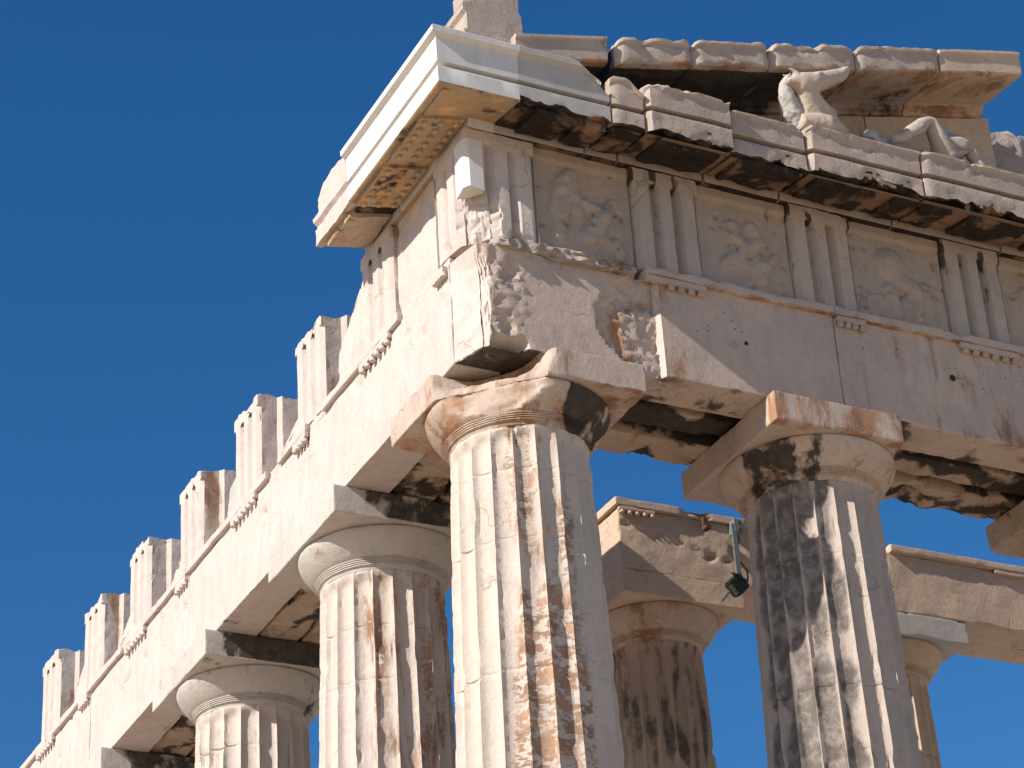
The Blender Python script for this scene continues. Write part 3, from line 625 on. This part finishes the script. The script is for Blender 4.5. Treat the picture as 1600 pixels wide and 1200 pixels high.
# corner block of new marble, mitred
cw = thing('cornice_block', (-1.2, -1.0, 13.13), 'bright new marble corner cornice block jutting out at upper left', 'cornice', 'cornice blocks of the corner')
def cpt(kind, a):
    if kind == 'f': return lambda o, z: (a, -o, z)
    if kind == 'l': return lambda o, z: (-(o - .06), a, z)
    if kind == 'cf': return lambda o, z: (-.55 + (-(o - .06) + .55) * a, -o, z)
    return lambda o, z: (-(o - .06), -o + (-.62 + o) * a, z)
path = [cpt('f', -.53)] + [cpt('cf', a) for a in np.linspace(0, 1, 14)] + [cpt('cl', a) for a in np.linspace(.08, 1, 12)] + [cpt('l', a) for a in np.linspace(-.5, .93, 20)]
def cr_c(P): return .42 * (P[:, 2] < 13.26) * (np.hypot(np.clip(-P[:, 0] - .9, 0, 1), np.clip(-P[:, 1] - .9, 0, 1)) < .28)
def pat_c(P): return -.5 + .8 * (P[:, 2] < 13.27)
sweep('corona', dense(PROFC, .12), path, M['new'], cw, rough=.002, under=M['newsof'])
# warmer, darker underside colour of the corner block
def under(nm, x0, x1, y0, y1, mat, parent, off=.0):
    pass
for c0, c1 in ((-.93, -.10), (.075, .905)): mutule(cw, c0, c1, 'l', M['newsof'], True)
V = []; 
def soffit_panel(parent, pts, mat):
    V = np.array(pts, float); n = len(V) // 2
    return link('soffit_panel', V, [(0, 1, 2, 3), (7, 6, 5, 4), (0, 4, 5, 1), (1, 5, 6, 2), (2, 6, 7, 3), (3, 7, 4, 0)], mat, parent, None)
zz_ = lambda o: 13.245 - (o - .93) * .205
def spanel(parent, x0, x1, face, mat, o0=.93, o1=1.46, t=.012):
    pts = []
    for dz in (0, t + .004):
        for (u, o) in ((x0, o0), (x1, o0), (x1, o1), (x0, o1)):
            z = zz_(o) - .005 - t + dz - .003
            pts.append((u, -o, z) if face == 'f' else (-(o - .06), u, z))
    p = soffit_panel(parent, pts, mat)
    bm = bmesh.new(); bm.from_mesh(p.data); bmesh.ops.subdivide_edges(bm, edges=bm.edges, cuts=3, use_grid_fill=True); bmesh.ops.recalc_face_normals(bm, faces=bm.faces); bm.to_mesh(p.data); bm.free()
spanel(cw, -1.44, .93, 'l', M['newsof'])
# old block at the flank end
ob = thing('cornice_block', (-1.2, 1.4, 13.13), 'old chipped cornice block at the far end of the jutting flank cornice', 'cornice', 'cornice blocks of the corner')
def oldfn(P, P0, s):
    n = fbm(P0, 2.6, 5, 441, .6); n2 = fbm(P0, 8, 4, 442)
    e = sst(1.5, 1.95, P0[:, 1]); P[:, 0] += (P0[:, 0] < -1.3) * (.015 * n + .008 * n2 + .02 + .05 * e * (P0[:, 2] > 13.5)) ; P[:, 2] -= (P0[:, 2] > 13.6) * (.02 + .03 * n + .07 * e); P[:, 1] -= (P0[:, 1] > 1.85) * (.05 * n + .08 * (P0[:, 2] > 13.5)); return P
PROFO = [(.75, 13.134), (.90, 13.134), (.915, 13.25), (1.44, 13.16), (1.50, 13.125), (1.56, 13.13), (1.575, 13.33), (1.55, 13.36), (1.535, 13.40), (1.58, 13.44), (1.61, 13.80), (1.58, 13.83), (.75, 13.83)]
sweep('corona', dense(PROFO, .06), [cpt('l', a) for a in np.linspace(.945, 1.93, 22)], M['flank'], ob, rough=.008, fn=oldfn, under=M['soffit'])
spanel(ob, .97, 1.84, 'l', M['black'], t=.02, o1=1.40)
mutule(ob, 1.10, 1.75, 'l', M['soffit'], False, ragged_=.05)
# grey repaired block on the front next to the corner
gb = thing('cornice_block', (0, -1.2, 13.13), 'smooth blue grey repaired cornice block right of the white corner block', 'cornice', GC)
def gfn(P, P0, s):
    P = planecut(P, (.62, 0, .78), .62 * .20 + .78 * 13.83, .015, s, 5)
    n = fbm(P0, 3, 5, 77, .6); P[:, 2] += (P0[:, 2] < 13.14) * (P0[:, 1] < -1.4) * .11 * np.clip(n + .15, 0, 1); return P
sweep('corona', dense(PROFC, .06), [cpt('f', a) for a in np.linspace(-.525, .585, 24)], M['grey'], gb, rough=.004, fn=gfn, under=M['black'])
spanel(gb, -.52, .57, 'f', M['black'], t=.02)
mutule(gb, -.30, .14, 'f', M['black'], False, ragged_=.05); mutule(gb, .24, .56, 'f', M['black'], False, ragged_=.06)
# worn front blocks
segs = [(.605, 1.0, .02, -.03, 'narrow stub of cornice with a rounded sunlit top, next to the grey repair'), (1.03, 2.11, .06, .035, 'worn front cornice block above the triglyph nearest the corner column'), (2.15, 3.13, -.01, -.02, 'worn front cornice block below the dark gap of the gable'),
        (3.165, 4.70, .035, .015, 'long front cornice block below the horse head'), (4.73, 6.28, .07, .03, 'front cornice block below the reclining figure'), (6.31, 7.9, .02, .0, 'front cornice block at the right edge of the picture'), (7.93, 9.5, .02, .0, 'front cornice block beyond the right edge'), (9.53, 12.3, .03, .0, 'last modelled front cornice block past the right edge')]
for k, (x0, x1, oo, dz, lab) in enumerate(segs):
    t = thing('cornice_block', ((x0 + x1) / 2, -1.2, 13.13), lab, 'cornice', GC)
    def cfn(P, P0, s, x0=x0, x1=x1, k=k):
        n = fbm(P0, 2.0, 5, 700 + k, .6); n2 = fbm(P0, 7, 4, 720 + k)
        lip = (P0[:, 1] < -1.25) * sst(1.25, 1.5, -P0[:, 1]) * np.clip((13.34 - P0[:, 2]) / .20, 0, 1)
        P[:, 2] += lip * (.12 * sst(-.05, .5, n) + .03 * n2); P[:, 1] += lip * .03 * sst(0, .5, n)
        cr = (P0[:, 1] < -1.5) & (P0[:, 2] > 13.6)
        P[:, 1] += cr * (.05 * sst(.15, .5, n) + .006 * n2); P[:, 2] -= cr * (.05 * sst(.1, .45, n) + .012 * np.abs(n2))
        fc = (P0[:, 1] < -1.48); P[:, 1] += fc * (.006 * n + .004 * n2)
        # rounded left ends
        e = np.clip(1 - (P0[:, 0] - x0) / .07, 0, 1); P[:, 1] += fc * e ** 2 * (.03 + .03 * (k % 2)); P[:, 2] -= (P0[:, 2] > 13.6) * e ** 2 * .03
        if k == 0: P[:, 2] += (P0[:, 2] > 13.6) * (.05 - .16 * sst(.78, 1.0, P0[:, 0]))
        return P
    n = max(8, int((x1 - x0) / .05))
    pr_ = [(o + oo if o > 1 else o, z + dz if z > 13.2 else z) for o, z in PROF]
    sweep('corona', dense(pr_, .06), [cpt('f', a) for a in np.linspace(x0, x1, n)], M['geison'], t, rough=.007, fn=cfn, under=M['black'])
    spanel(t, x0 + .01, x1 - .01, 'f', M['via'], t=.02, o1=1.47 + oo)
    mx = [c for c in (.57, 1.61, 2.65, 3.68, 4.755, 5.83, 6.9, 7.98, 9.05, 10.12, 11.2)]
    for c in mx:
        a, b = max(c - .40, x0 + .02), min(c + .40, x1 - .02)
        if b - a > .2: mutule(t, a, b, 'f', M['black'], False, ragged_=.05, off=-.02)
# ------------------------------------------------------------------ gable
GR = 'raking cornice blocks of the gable'
def rtop(x): return 14.18 + .2445 * x
RP = [(.30, 0), (1.53, 0), (1.555, -.02), (1.555, -.055), (1.53, -.075), (1.525, -.325), (1.51, -.345), (1.45, -.35), (.74, -.285), (.70, -.30), (.70, -.345), (.66, -.36), (.66, -.41), (.60, -.42), (.30, -.42)]
rk = [(-.52, .64, 'raking cornice block just right of the pedestal, blotched brown at its right end', 'geison', 0), (.755, 1.76, 'raking cornice block with a rounded hump, first right of the gap', 'geison', 1), (1.775, 2.83, 'raking cornice block with fine weathered bands', 'geison', 1.2), (2.85, 4.07, 'raking cornice block above the horse head', 'geison', 1.1), (4.09, 5.33, 'raking cornice block above the reclining figure', 'geison', .8), (5.345, 6.60, 'sharp edged raking cornice block at the right end against the sky', 'back', .12)]
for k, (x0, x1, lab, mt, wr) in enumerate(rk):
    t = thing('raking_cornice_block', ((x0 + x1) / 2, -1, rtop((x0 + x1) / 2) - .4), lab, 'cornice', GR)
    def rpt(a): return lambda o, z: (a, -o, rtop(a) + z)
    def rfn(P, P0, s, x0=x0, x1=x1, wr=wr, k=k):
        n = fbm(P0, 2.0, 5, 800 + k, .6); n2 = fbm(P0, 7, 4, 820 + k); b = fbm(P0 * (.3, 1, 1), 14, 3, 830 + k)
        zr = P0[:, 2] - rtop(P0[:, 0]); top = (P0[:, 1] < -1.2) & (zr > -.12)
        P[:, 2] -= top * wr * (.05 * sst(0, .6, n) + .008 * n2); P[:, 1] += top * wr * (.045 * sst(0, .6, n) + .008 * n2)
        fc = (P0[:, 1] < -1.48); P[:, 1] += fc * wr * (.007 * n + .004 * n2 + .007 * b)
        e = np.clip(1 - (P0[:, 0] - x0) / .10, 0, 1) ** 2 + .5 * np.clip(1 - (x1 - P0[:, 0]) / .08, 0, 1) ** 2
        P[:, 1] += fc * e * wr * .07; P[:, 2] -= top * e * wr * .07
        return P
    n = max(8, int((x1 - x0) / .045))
    sweep('corona', dense(RP, .055), [rpt(a) for a in np.linspace(x0, x1, n)], M[mt] if mt != 'back' else M['back'], t, rough=.012 * max(wr, .15), fn=rfn, crust=lambda P: (P[:, 1] > -1.42) * (.25 + .45 * (1 - sst(2.9, 3.8, P[:, 0])))  * (P[:, 0] < 5.2), patina=lambda P, k=k: .30 * ((P[:, 2] - rtop(P[:, 0])) < -.3) + .3 * (k == 0) * sst(.2, .6, P[:, 0]))  # crust value also paints the gable's deep shade, strongest left of the horse
GTy = 'upright slabs of the gable wall'
for k, (x0, x1, lab, mt) in enumerate(((.3, 2.55, 'dark gable wall slab behind the gap left of the horse', 'black'), (2.56, 4.75, 'gable wall slab behind the horse head', 'soffit'), (4.76, 6.70, 'brown gable wall slab at the right end of the surviving gable', 'back'))):  # leftmost slab takes the near-black material as painted shade inside the gable
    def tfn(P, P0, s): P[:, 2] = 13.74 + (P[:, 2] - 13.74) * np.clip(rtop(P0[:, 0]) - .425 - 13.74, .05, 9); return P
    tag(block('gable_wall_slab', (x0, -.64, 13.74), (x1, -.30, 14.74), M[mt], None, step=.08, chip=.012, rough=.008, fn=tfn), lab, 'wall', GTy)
def rubble(P, P0, s):
    n = fbm(P0, 1.5, 5, 901, .6); P[:, 2] += (P0[:, 2] > 14.5) * (.22 * n - .18 * np.clip(1 - (P0[:, 0] - 6.8) / .5, 0, 1)); P[:, 1] += (P0[:, 1] < -.1) * .12 * n; return P
tag(block('broken_backing_block', (6.78, -.22, 13.74), (7.7, .35, 15.62), M['broken'], None, step=.06, chip=.09, rough=.05, fn=rubble), 'rough broken block with a sunlit top at the far right behind the gable end', 'stone', 'broken blocks behind the gable')
tag(block('broken_backing_block', (7.75, -.22, 13.74), (9.2, .35, 15.3), M['broken'], None, step=.08, chip=.09, rough=.05, fn=rubble), 'rough broken block beyond the right edge', 'stone', 'broken blocks behind the gable')
# pedestal on the corner
AP = [(-1.02, 13.80), (-1.02, 14.33), (-1.06, 14.37), (-1.06, 14.44), (-1.00, 14.49), (-.92, 14.53), (-.87, 14.60), (-.84, 14.68), (-.83, 14.74), (-.87, 14.78), (-.87, 14.95), (-.36, 14.95), (-.36, 14.50), (-.33, 14.45), (-.33, 13.80)]
t = thing('pedestal', (-.7, -1.1, 13.8), 'small moulded marble pedestal standing on the cornice corner, cut by the top edge', 'pedestal')
def apt(a): return lambda o, z: (o, a, z)
sweep('moulded_block', dense(AP, .05), [apt(a) for a in np.linspace(-1.36, -.75, 14)], M['geison'], t, rough=.012)
block('plinth', (-1.08, -1.40, 13.79), (-.28, -.70, 14.06), M['geison'], t, step=.05, chip=.02, rough=.008, patina=.1)

# ------------------------------------------------------------------ sculptures of the gable
def skin(name, pts, edges, mat, label, cat, group=None, sub=2, root=0, noise=.02):
    me = bpy.data.meshes.new(name); org = Vector(pts[root][:3]); me.from_pydata([tuple(Vector(p[:3]) - org) for p in pts], edges, [])
    o = bpy.data.objects.new(name, me); o.location = org; COL.objects.link(o)
    md = o.modifiers.new('skin', 'SKIN'); md.use_smooth_shade = True
    for i, v in enumerate(me.skin_vertices[0].data): v.radius = pts[i][3] if isinstance(pts[i][3], tuple) else (pts[i][3], pts[i][3]); v.use_root = (i == root)
    sb = o.modifiers.new('sub', 'SUBSURF'); sb.levels = sub; sb.render_levels = sub
    dg = bpy.context.evaluated_depsgraph_get(); ev = o.evaluated_get(dg); m2 = bpy.data.meshes.new_from_object(ev)
    o.modifiers.clear(); old = o.data; o.data = m2; bpy.data.meshes.remove(old)
    V = np.array([v.co for v in m2.vertices]); 
    if len(V):
        V = V + np.stack([fbm(V + np.array(org), 6, 4, 950 + k) for k in range(3)], 1) * noise
        m2.vertices.foreach_set('co', V.ravel())
    m2.materials.clear(); m2.materials.append(mat); m2.polygons.foreach_set('use_smooth', np.ones(len(m2.polygons), bool)); m2.update()
    if label: tag(o, label, cat, group)
    return o
GS = 'gable sculptures'
def Q(x, y, z, r): return (x, y, z, r)
def loft(st, n=22):
    """stations (centre, up half vector, side half vector) -> closed tube"""
    V = []; Fc = []
    for c, u, w in st:
        for i in range(n):
            t = 2 * math.pi * i / n; a, b_ = math.cos(t), math.sin(t)
            V.append(np.array(c) + np.array(u) * a + np.array(w) * math.copysign(abs(b_) ** .85, b_))
    for i in range(len(st) - 1):
        for j in range(n): Fc.append((i * n + j, i * n + (j + 1) % n, (i + 1) * n + (j + 1) % n, (i + 1) * n + j))
    Fc.append(tuple(range(n - 1, -1, -1))); Fc.append(tuple((len(st) - 1) * n + j for j in range(n)))
    return np.array(V), Fc
def merged(name, parts, mat, voxel=.018, noise=.012, seed=970, smooth=3):
    V = []; Fc = []; b = 0
    for v, f in parts: V.append(v); Fc += [tuple(q + b for q in g) for g in f]; b += len(v)
    o = link(name, np.concatenate(V), Fc, mat)
    bm = bmesh.new(); bm.from_mesh(o.data); bmesh.ops.recalc_face_normals(bm, faces=bm.faces); bm.to_mesh(o.data); bm.free()
    md = o.modifiers.new('r', 'REMESH'); md.mode = 'VOXEL'; md.voxel_size = voxel
    sm = o.modifiers.new('s', 'SMOOTH'); sm.iterations = smooth; sm.factor = .5
    dg = bpy.context.evaluated_depsgraph_get(); m2 = bpy.data.meshes.new_from_object(o.evaluated_get(dg)); o.modifiers.clear(); o.data = m2
    V = np.array([v.co for v in m2.vertices]); Wd = V + np.array(o.location)
    V = V + np.stack([fbm(Wd, 5, 5, seed + k, .6) for k in range(3)], 1) * noise
    m2.vertices.foreach_set('co', V.ravel()); m2.polygons.foreach_set('use_smooth', np.ones(len(m2.polygons), bool)); m2.update()
    if not m2.materials: m2.materials.append(mat)
    return o
HS = [((2.97, 14.33), (2.97, 14.27), .05), ((3.05, 14.40), (3.09, 14.24), .10), ((3.17, 14.46), (3.16, 14.18), .13), ((3.33, 14.51), (3.32, 14.19), .14), ((3.5, 14.58), (3.44, 14.28), .115), ((3.65, 14.64), (3.58, 14.39), .095), ((3.78, 14.71), (3.73, 14.50), .09), ((3.84, 14.73), (3.80, 14.53), .085), ((3.89, 14.71), (3.85, 14.59), .05)]
NK = [((3.12, 14.33), (3.40, 14.25), .12, -1.58), ((3.14, 14.16), (3.46, 14.17), .14, -1.54), ((3.17, 14.03), (3.62, 14.12), .16, -1.48), ((3.15, 13.91), (3.74, 14.00), .18, -1.42), ((3.10, 13.78), (3.80, 13.86), .19, -1.36)]
def seg2(a, b_, y, w): return (((a[0] + b_[0]) / 2, y, (a[1] + b_[1]) / 2), ((a[0] - b_[0]) / 2, 0, (a[1] - b_[1]) / 2), (0, w, 0))
ear = lambda y: loft([((3.10, y, 14.40), (.045, 0, .01), (0, .035, 0)), ((3.03, y, 14.44), (.03, 0, .012), (0, .025, 0)), ((2.96, y, 14.46), (.008, 0, .005), (0, .008, 0))], 10)
slot = lambda x, z, y, r: loft([((x - .05, y, z - .02), (0, 0, r * .5), (0, r * .5, 0)), ((x, y, z), (0, 0, r), (0, r, 0)), ((x + .06, y, z + .025), (0, 0, r * .5), (0, r * .5, 0))], 10)
h = merged('horse_head_statue', [loft([seg2(a, b_, -1.6, w) for a, b_, w in HS]), loft([seg2(a, b_, y, w) for a, b_, w, y in NK]), ear(-1.66), ear(-1.53), slot(3.36, 14.44, -1.72, .035), slot(3.36, 14.44, -1.48, .035), slot(3.80, 14.66, -1.68, .03),
     loft([((3.15, -1.50, 13.84), (0, 0, .10), (0, .10, 0)), ((3.5, -1.56, 13.86), (0, 0, .12), (0, .10, 0)), ((3.72, -1.50, 13.86), (0, 0, .10), (0, .09, 0)), ((3.84, -1.46, 13.83), (0, 0, .05), (0, .06, 0))])], M['statue'])
tag(h, 'marble horse head thrown back with its muzzle raised above the cornice', 'statue', GS)
def child(o, parent):
    o.parent = parent; o.location = Vector(o.location) - Vector(parent.location); return o
mn = merged('mane', [loft([((3.32, -1.36, 13.76), (.16, 0, 0), (0, .14, 0)), ((3.14, -1.42, 13.96), (.13, 0, .03), (0, .13, 0)), ((3.03, -1.48, 14.16), (.10, 0, .03), (0, .11, 0)), ((2.99, -1.53, 14.32), (.075, 0, .02), (0, .085, 0)), ((3.02, -1.56, 14.41), (.05, 0, .02), (0, .06, 0)), ((3.06, -1.58, 14.45), (.02, 0, .01), (0, .03, 0))])], M['grey'], noise=.03)
child(mn, h)
skin('horse_neck_statue', [Q(3.98, -1.0, 13.80, .20), Q(3.92, -1.02, 14.10, .18), Q(3.85, -1.05, 14.35, .14), Q(3.98, -1.08, 14.52, .09)], [(0, 1), (1, 2), (2, 3)], M['back'], 'shaded second horse neck behind the raised horse head', 'statue', GS)
skin('statue_fragment', [Q(4.22, -1.28, 13.80, .17), Q(4.26, -1.32, 13.98, .15), Q(4.22, -1.36, 14.10, .09), Q(4.62, -1.2, 13.84, .14), Q(4.52, -1.24, 14.02, .12), Q(4.40, -1.28, 14.08, .10)], [(0, 1), (1, 2), (0, 3), (3, 4), (4, 5)], M['grey'], 'rounded grey sculpture fragment between horse head and bent leg', 'statue', GS)
skin('ledge_fragment', [Q(2.35, -1.30, 13.80, .06), Q(2.55, -1.32, 13.82, .07), Q(2.78, -1.32, 13.83, .06)], [(0, 1), (1, 2)], M['statue'], 'small pale stone lying on the cornice in the dark gap', 'stone', 'loose stones on the cornice')
r = skin('reclining_figure_statue', [Q(5.52, -1.22, 13.92, .21), Q(5.50, -1.22, 14.14, .19), Q(5.50, -1.20, 14.32, .20), Q(5.50, -1.18, 14.44, .09), Q(5.48, -1.20, 14.56, .105),
      Q(5.34, -1.36, 14.02, .15), Q(5.14, -1.42, 14.34, .115), Q(5.09, -1.43, 14.42, .10), Q(4.86, -1.44, 14.20, .095), Q(4.62, -1.45, 14.02, .065), Q(4.46, -1.47, 13.93, .06), 
      Q(5.26, -1.14, 13.96, .14), Q(5.00, -1.22, 14.00, .11), Q(4.80, -1.26, 13.88, .08),
      Q(5.70, -1.30, 14.28, .09), Q(5.82, -1.32, 14.05, .075), Q(5.88, -1.36, 13.87, .06), Q(5.36, -1.28, 14.26, .08), Q(5.22, -1.30, 14.10, .06)],
     [(0, 1), (1, 2), (2, 3), (3, 4), (0, 5), (5, 6), (6, 7), (7, 8), (8, 9), (9, 10), (0, 11), (11, 12), (12, 13), (2, 14), (14, 15), (15, 16), (2, 17), (17, 18)], M['statue'], 'weathered reclining marble figure with one sunlit knee raised', 'statue', GS)

tag(block('ceiling_block', (.34, 4.4, AZ1 + .005), (1.5, 6.6, 13.34), M['back'], None, step=.15, chip=.03), 'ceiling block lying on the inner flank beams, hidden behind the sunlit architrave', 'stone', 'ceiling blocks of the flank')
# ------------------------------------------------------------------ inner porch beams behind
GB = 'beams of the inner porch'
PZ0, PZ1 = 11.235, 12.24
def pfn(P, P0, s):
    n = fbm(P0, 2.0, 5, s, .6); d = np.abs(P0[:, 2] - (11.86 - .19 * (P0[:, 0] - 4.3)) - .03 * fbm(P0, 2.5, 4, 61))
    P[:, 1] += (P0[:, 1] < 5.02) * ((.03 * (1 - sst(0, .022, d)) + .012 * (P0[:, 2] < 11.86 - .19 * (P0[:, 0] - 4.3))) * (P0[:, 0] < 7) + .014 * n + .06 * (1 - sst(.03, .10, np.hypot(P0[:, 0] - 5.45, P0[:, 2] - 11.60))))
    P[:, 2] += (P0[:, 2] > PZ1 - .02) * .05 * np.clip(n - .1, -1, .3); return P
t = thing('inner_beam', (6, 5.3, PZ0), 'cracked inner beam with a sunlit squared end, carried on the brown inner column', 'beam', GB)
block('beam_face', (4.08, 5.0, PZ0), (8.15, 5.60, PZ1 - .115), M['back'], t, step=.05, chip=.014, rough=.006, fn=pfn)
def ptf(P, P0, s):
    n = fbm(P0, 2.2, 5, 66, .6); P[:, 1] += (P0[:, 1] < 4.96) * (.03 + .16 * np.clip(n, 0, .5)) * sst(5.0, 5.15, P0[:, 0]); P[:, 2] -= (P0[:, 2] > 12.2) * .10 * np.clip(n + .1, 0, 1) * sst(5.0, 5.15, P0[:, 0]); return P
block('taenia', (4.02, 4.935, PZ1 - .112), (8.05, 5.60, PZ1), M['back'], t, step=.05, chip=.014, rough=.006, fn=ptf)
rr_ = block('regula', (4.07, 4.94, PZ1 - .175), (4.62, 4.996, PZ1 - .118), M['back'], t, step=.06, chip=.01)
for k in range(5):
    V, Fc = lathe([(.028, PZ1 - .225), (.038, PZ1 - .215), (.032, PZ1 - .178)], 4.12 + k * .115, 4.965, 10); link('gutta', V, Fc, M['back'], rr_, 50)
t = thing('inner_beam', (10, 5.3, PZ0), 'inner beam with a vertical joint and diagonal chip, running out of the picture at right', 'beam', GB)
def pfn2(P, P0, s):
    n = fbm(P0, 2.0, 5, s, .6); P[:, 1] += (P0[:, 1] < 5.02) * (.012 * n + .12 * (1 - sst(.0, .22, np.abs(P0[:, 0] - 8.2) + .7 * np.abs(P0[:, 2] - 12.0)))); return P
block('beam_face', (8.165, 5.0, PZ0), (13.5, 5.60, PZ1 - .115), M['back'], t, step=.06, chip=.016, rough=.007, fn=pfn2)
block('taenia', (8.42, 4.935, PZ1 - .112), (13.5, 5.60, PZ1), M['back'], t, step=.05, chip=.028, rough=.008)
rr_ = block('regula', (10.2, 4.94, PZ1 - .175), (11.0, 4.996, PZ1 - .118), M['back'], t, step=.06, chip=.012)
tag(block('inner_beam', (4.08, 5.61, PZ0 + .005), (13.5, 6.05, PZ1), M['back'], None, step=.12, chip=.02, rough=.008), 'wide backing beam behind the cracked inner beam, its top and underside just showing', 'beam', GB)

# ------------------------------------------------------------------ fittings on the inner beam
def boxpart(name, c, s, mat, parent, rot=(0, 0, 0), bev=.006):
    bm = bmesh.new(); bmesh.ops.create_cube(bm, size=1.0)
    bmesh.ops.scale(bm, vec=s, verts=bm.verts); bmesh.ops.bevel(bm, geom=bm.edges[:], offset=bev, segments=2, affect='EDGES')
    bmesh.ops.rotate(bm, cent=(0, 0, 0), matrix=Matrix.Rotation(rot[2], 3, 'Z') @ Matrix.Rotation(rot[1], 3, 'Y') @ Matrix.Rotation(rot[0], 3, 'X'), verts=bm.verts)
    V = [tuple(v.co + Vector(c)) for v in bm.verts]; bm.verts.index_update(); Fc = [[v.index for v in f.verts] for f in bm.faces]; bm.free()
    return link(name, V, Fc, mat, parent, 30)
fx = thing('floodlight', (5.95, 4.9, 12.2), 'dark floodlight hanging on a grey green steel strap from the inner beam', 'floodlight')
boxpart('clamp_plate', (5.86, 4.95, 12.06), (.13, .22, .20), M['steel'], fx)
boxpart('strap', (5.79, 4.86, 11.62), (.085, .03, .92), M['steel'], fx)
hd = boxpart('lamp_housing', (5.70, 4.80, 11.12), (.24, .17, .24), M['dark'], fx, (.25, .75, .2), .02)
boxpart('lamp_visor', (5.70, 4.73, 11.22), (.22, .10, .02), M['dark'], hd, (.5, .3, .1), .004)
boxpart('stay', (5.56, 4.86, 10.98), (.035, .03, .26), M['steel'], fx, (0, .7, 0))
fb = thing('iron_bracket', (5.45, 4.95, 12.15), 'small rusty iron bracket on the top edge of the inner beam', 'bracket')
boxpart('bracket_plate', (5.36, 4.90, 12.02), (.07, .06, .20), M['rust'], fb); boxpart('bracket_hook', (5.36, 4.85, 11.95), (.09, .09, .06), M['rust'], fb)
cp = [(5.80 + .05 * math.sin(k * .9) + .012 * k, 4.90 - .01 * (k % 3), 12.02 - k * .075) for k in range(12)]
cb = [(np.array(p), np.array((.011, 0, 0)), np.array((0, .011, 0))) for p in cp]
V, Fc = loft(cb, 8); link('cable', V, Fc, M['dark'], fx, 60)
for zz in (12.11, 12.01):
    V, Fc = lathe([(.022, 0), (.022, .02), (.012, .028)], 0, 0, 6); V = np.stack([V[:, 0] + 5.86, 4.84 - V[:, 2], V[:, 1] + zz], 1); link('bolt', V, Fc, M['rust'], fx, 30)
boxpart('lamp_glass', (5.645, 4.745, 11.045), (.15, .012, .15), M['steel'], hd, (.25, .75, .2), .003)
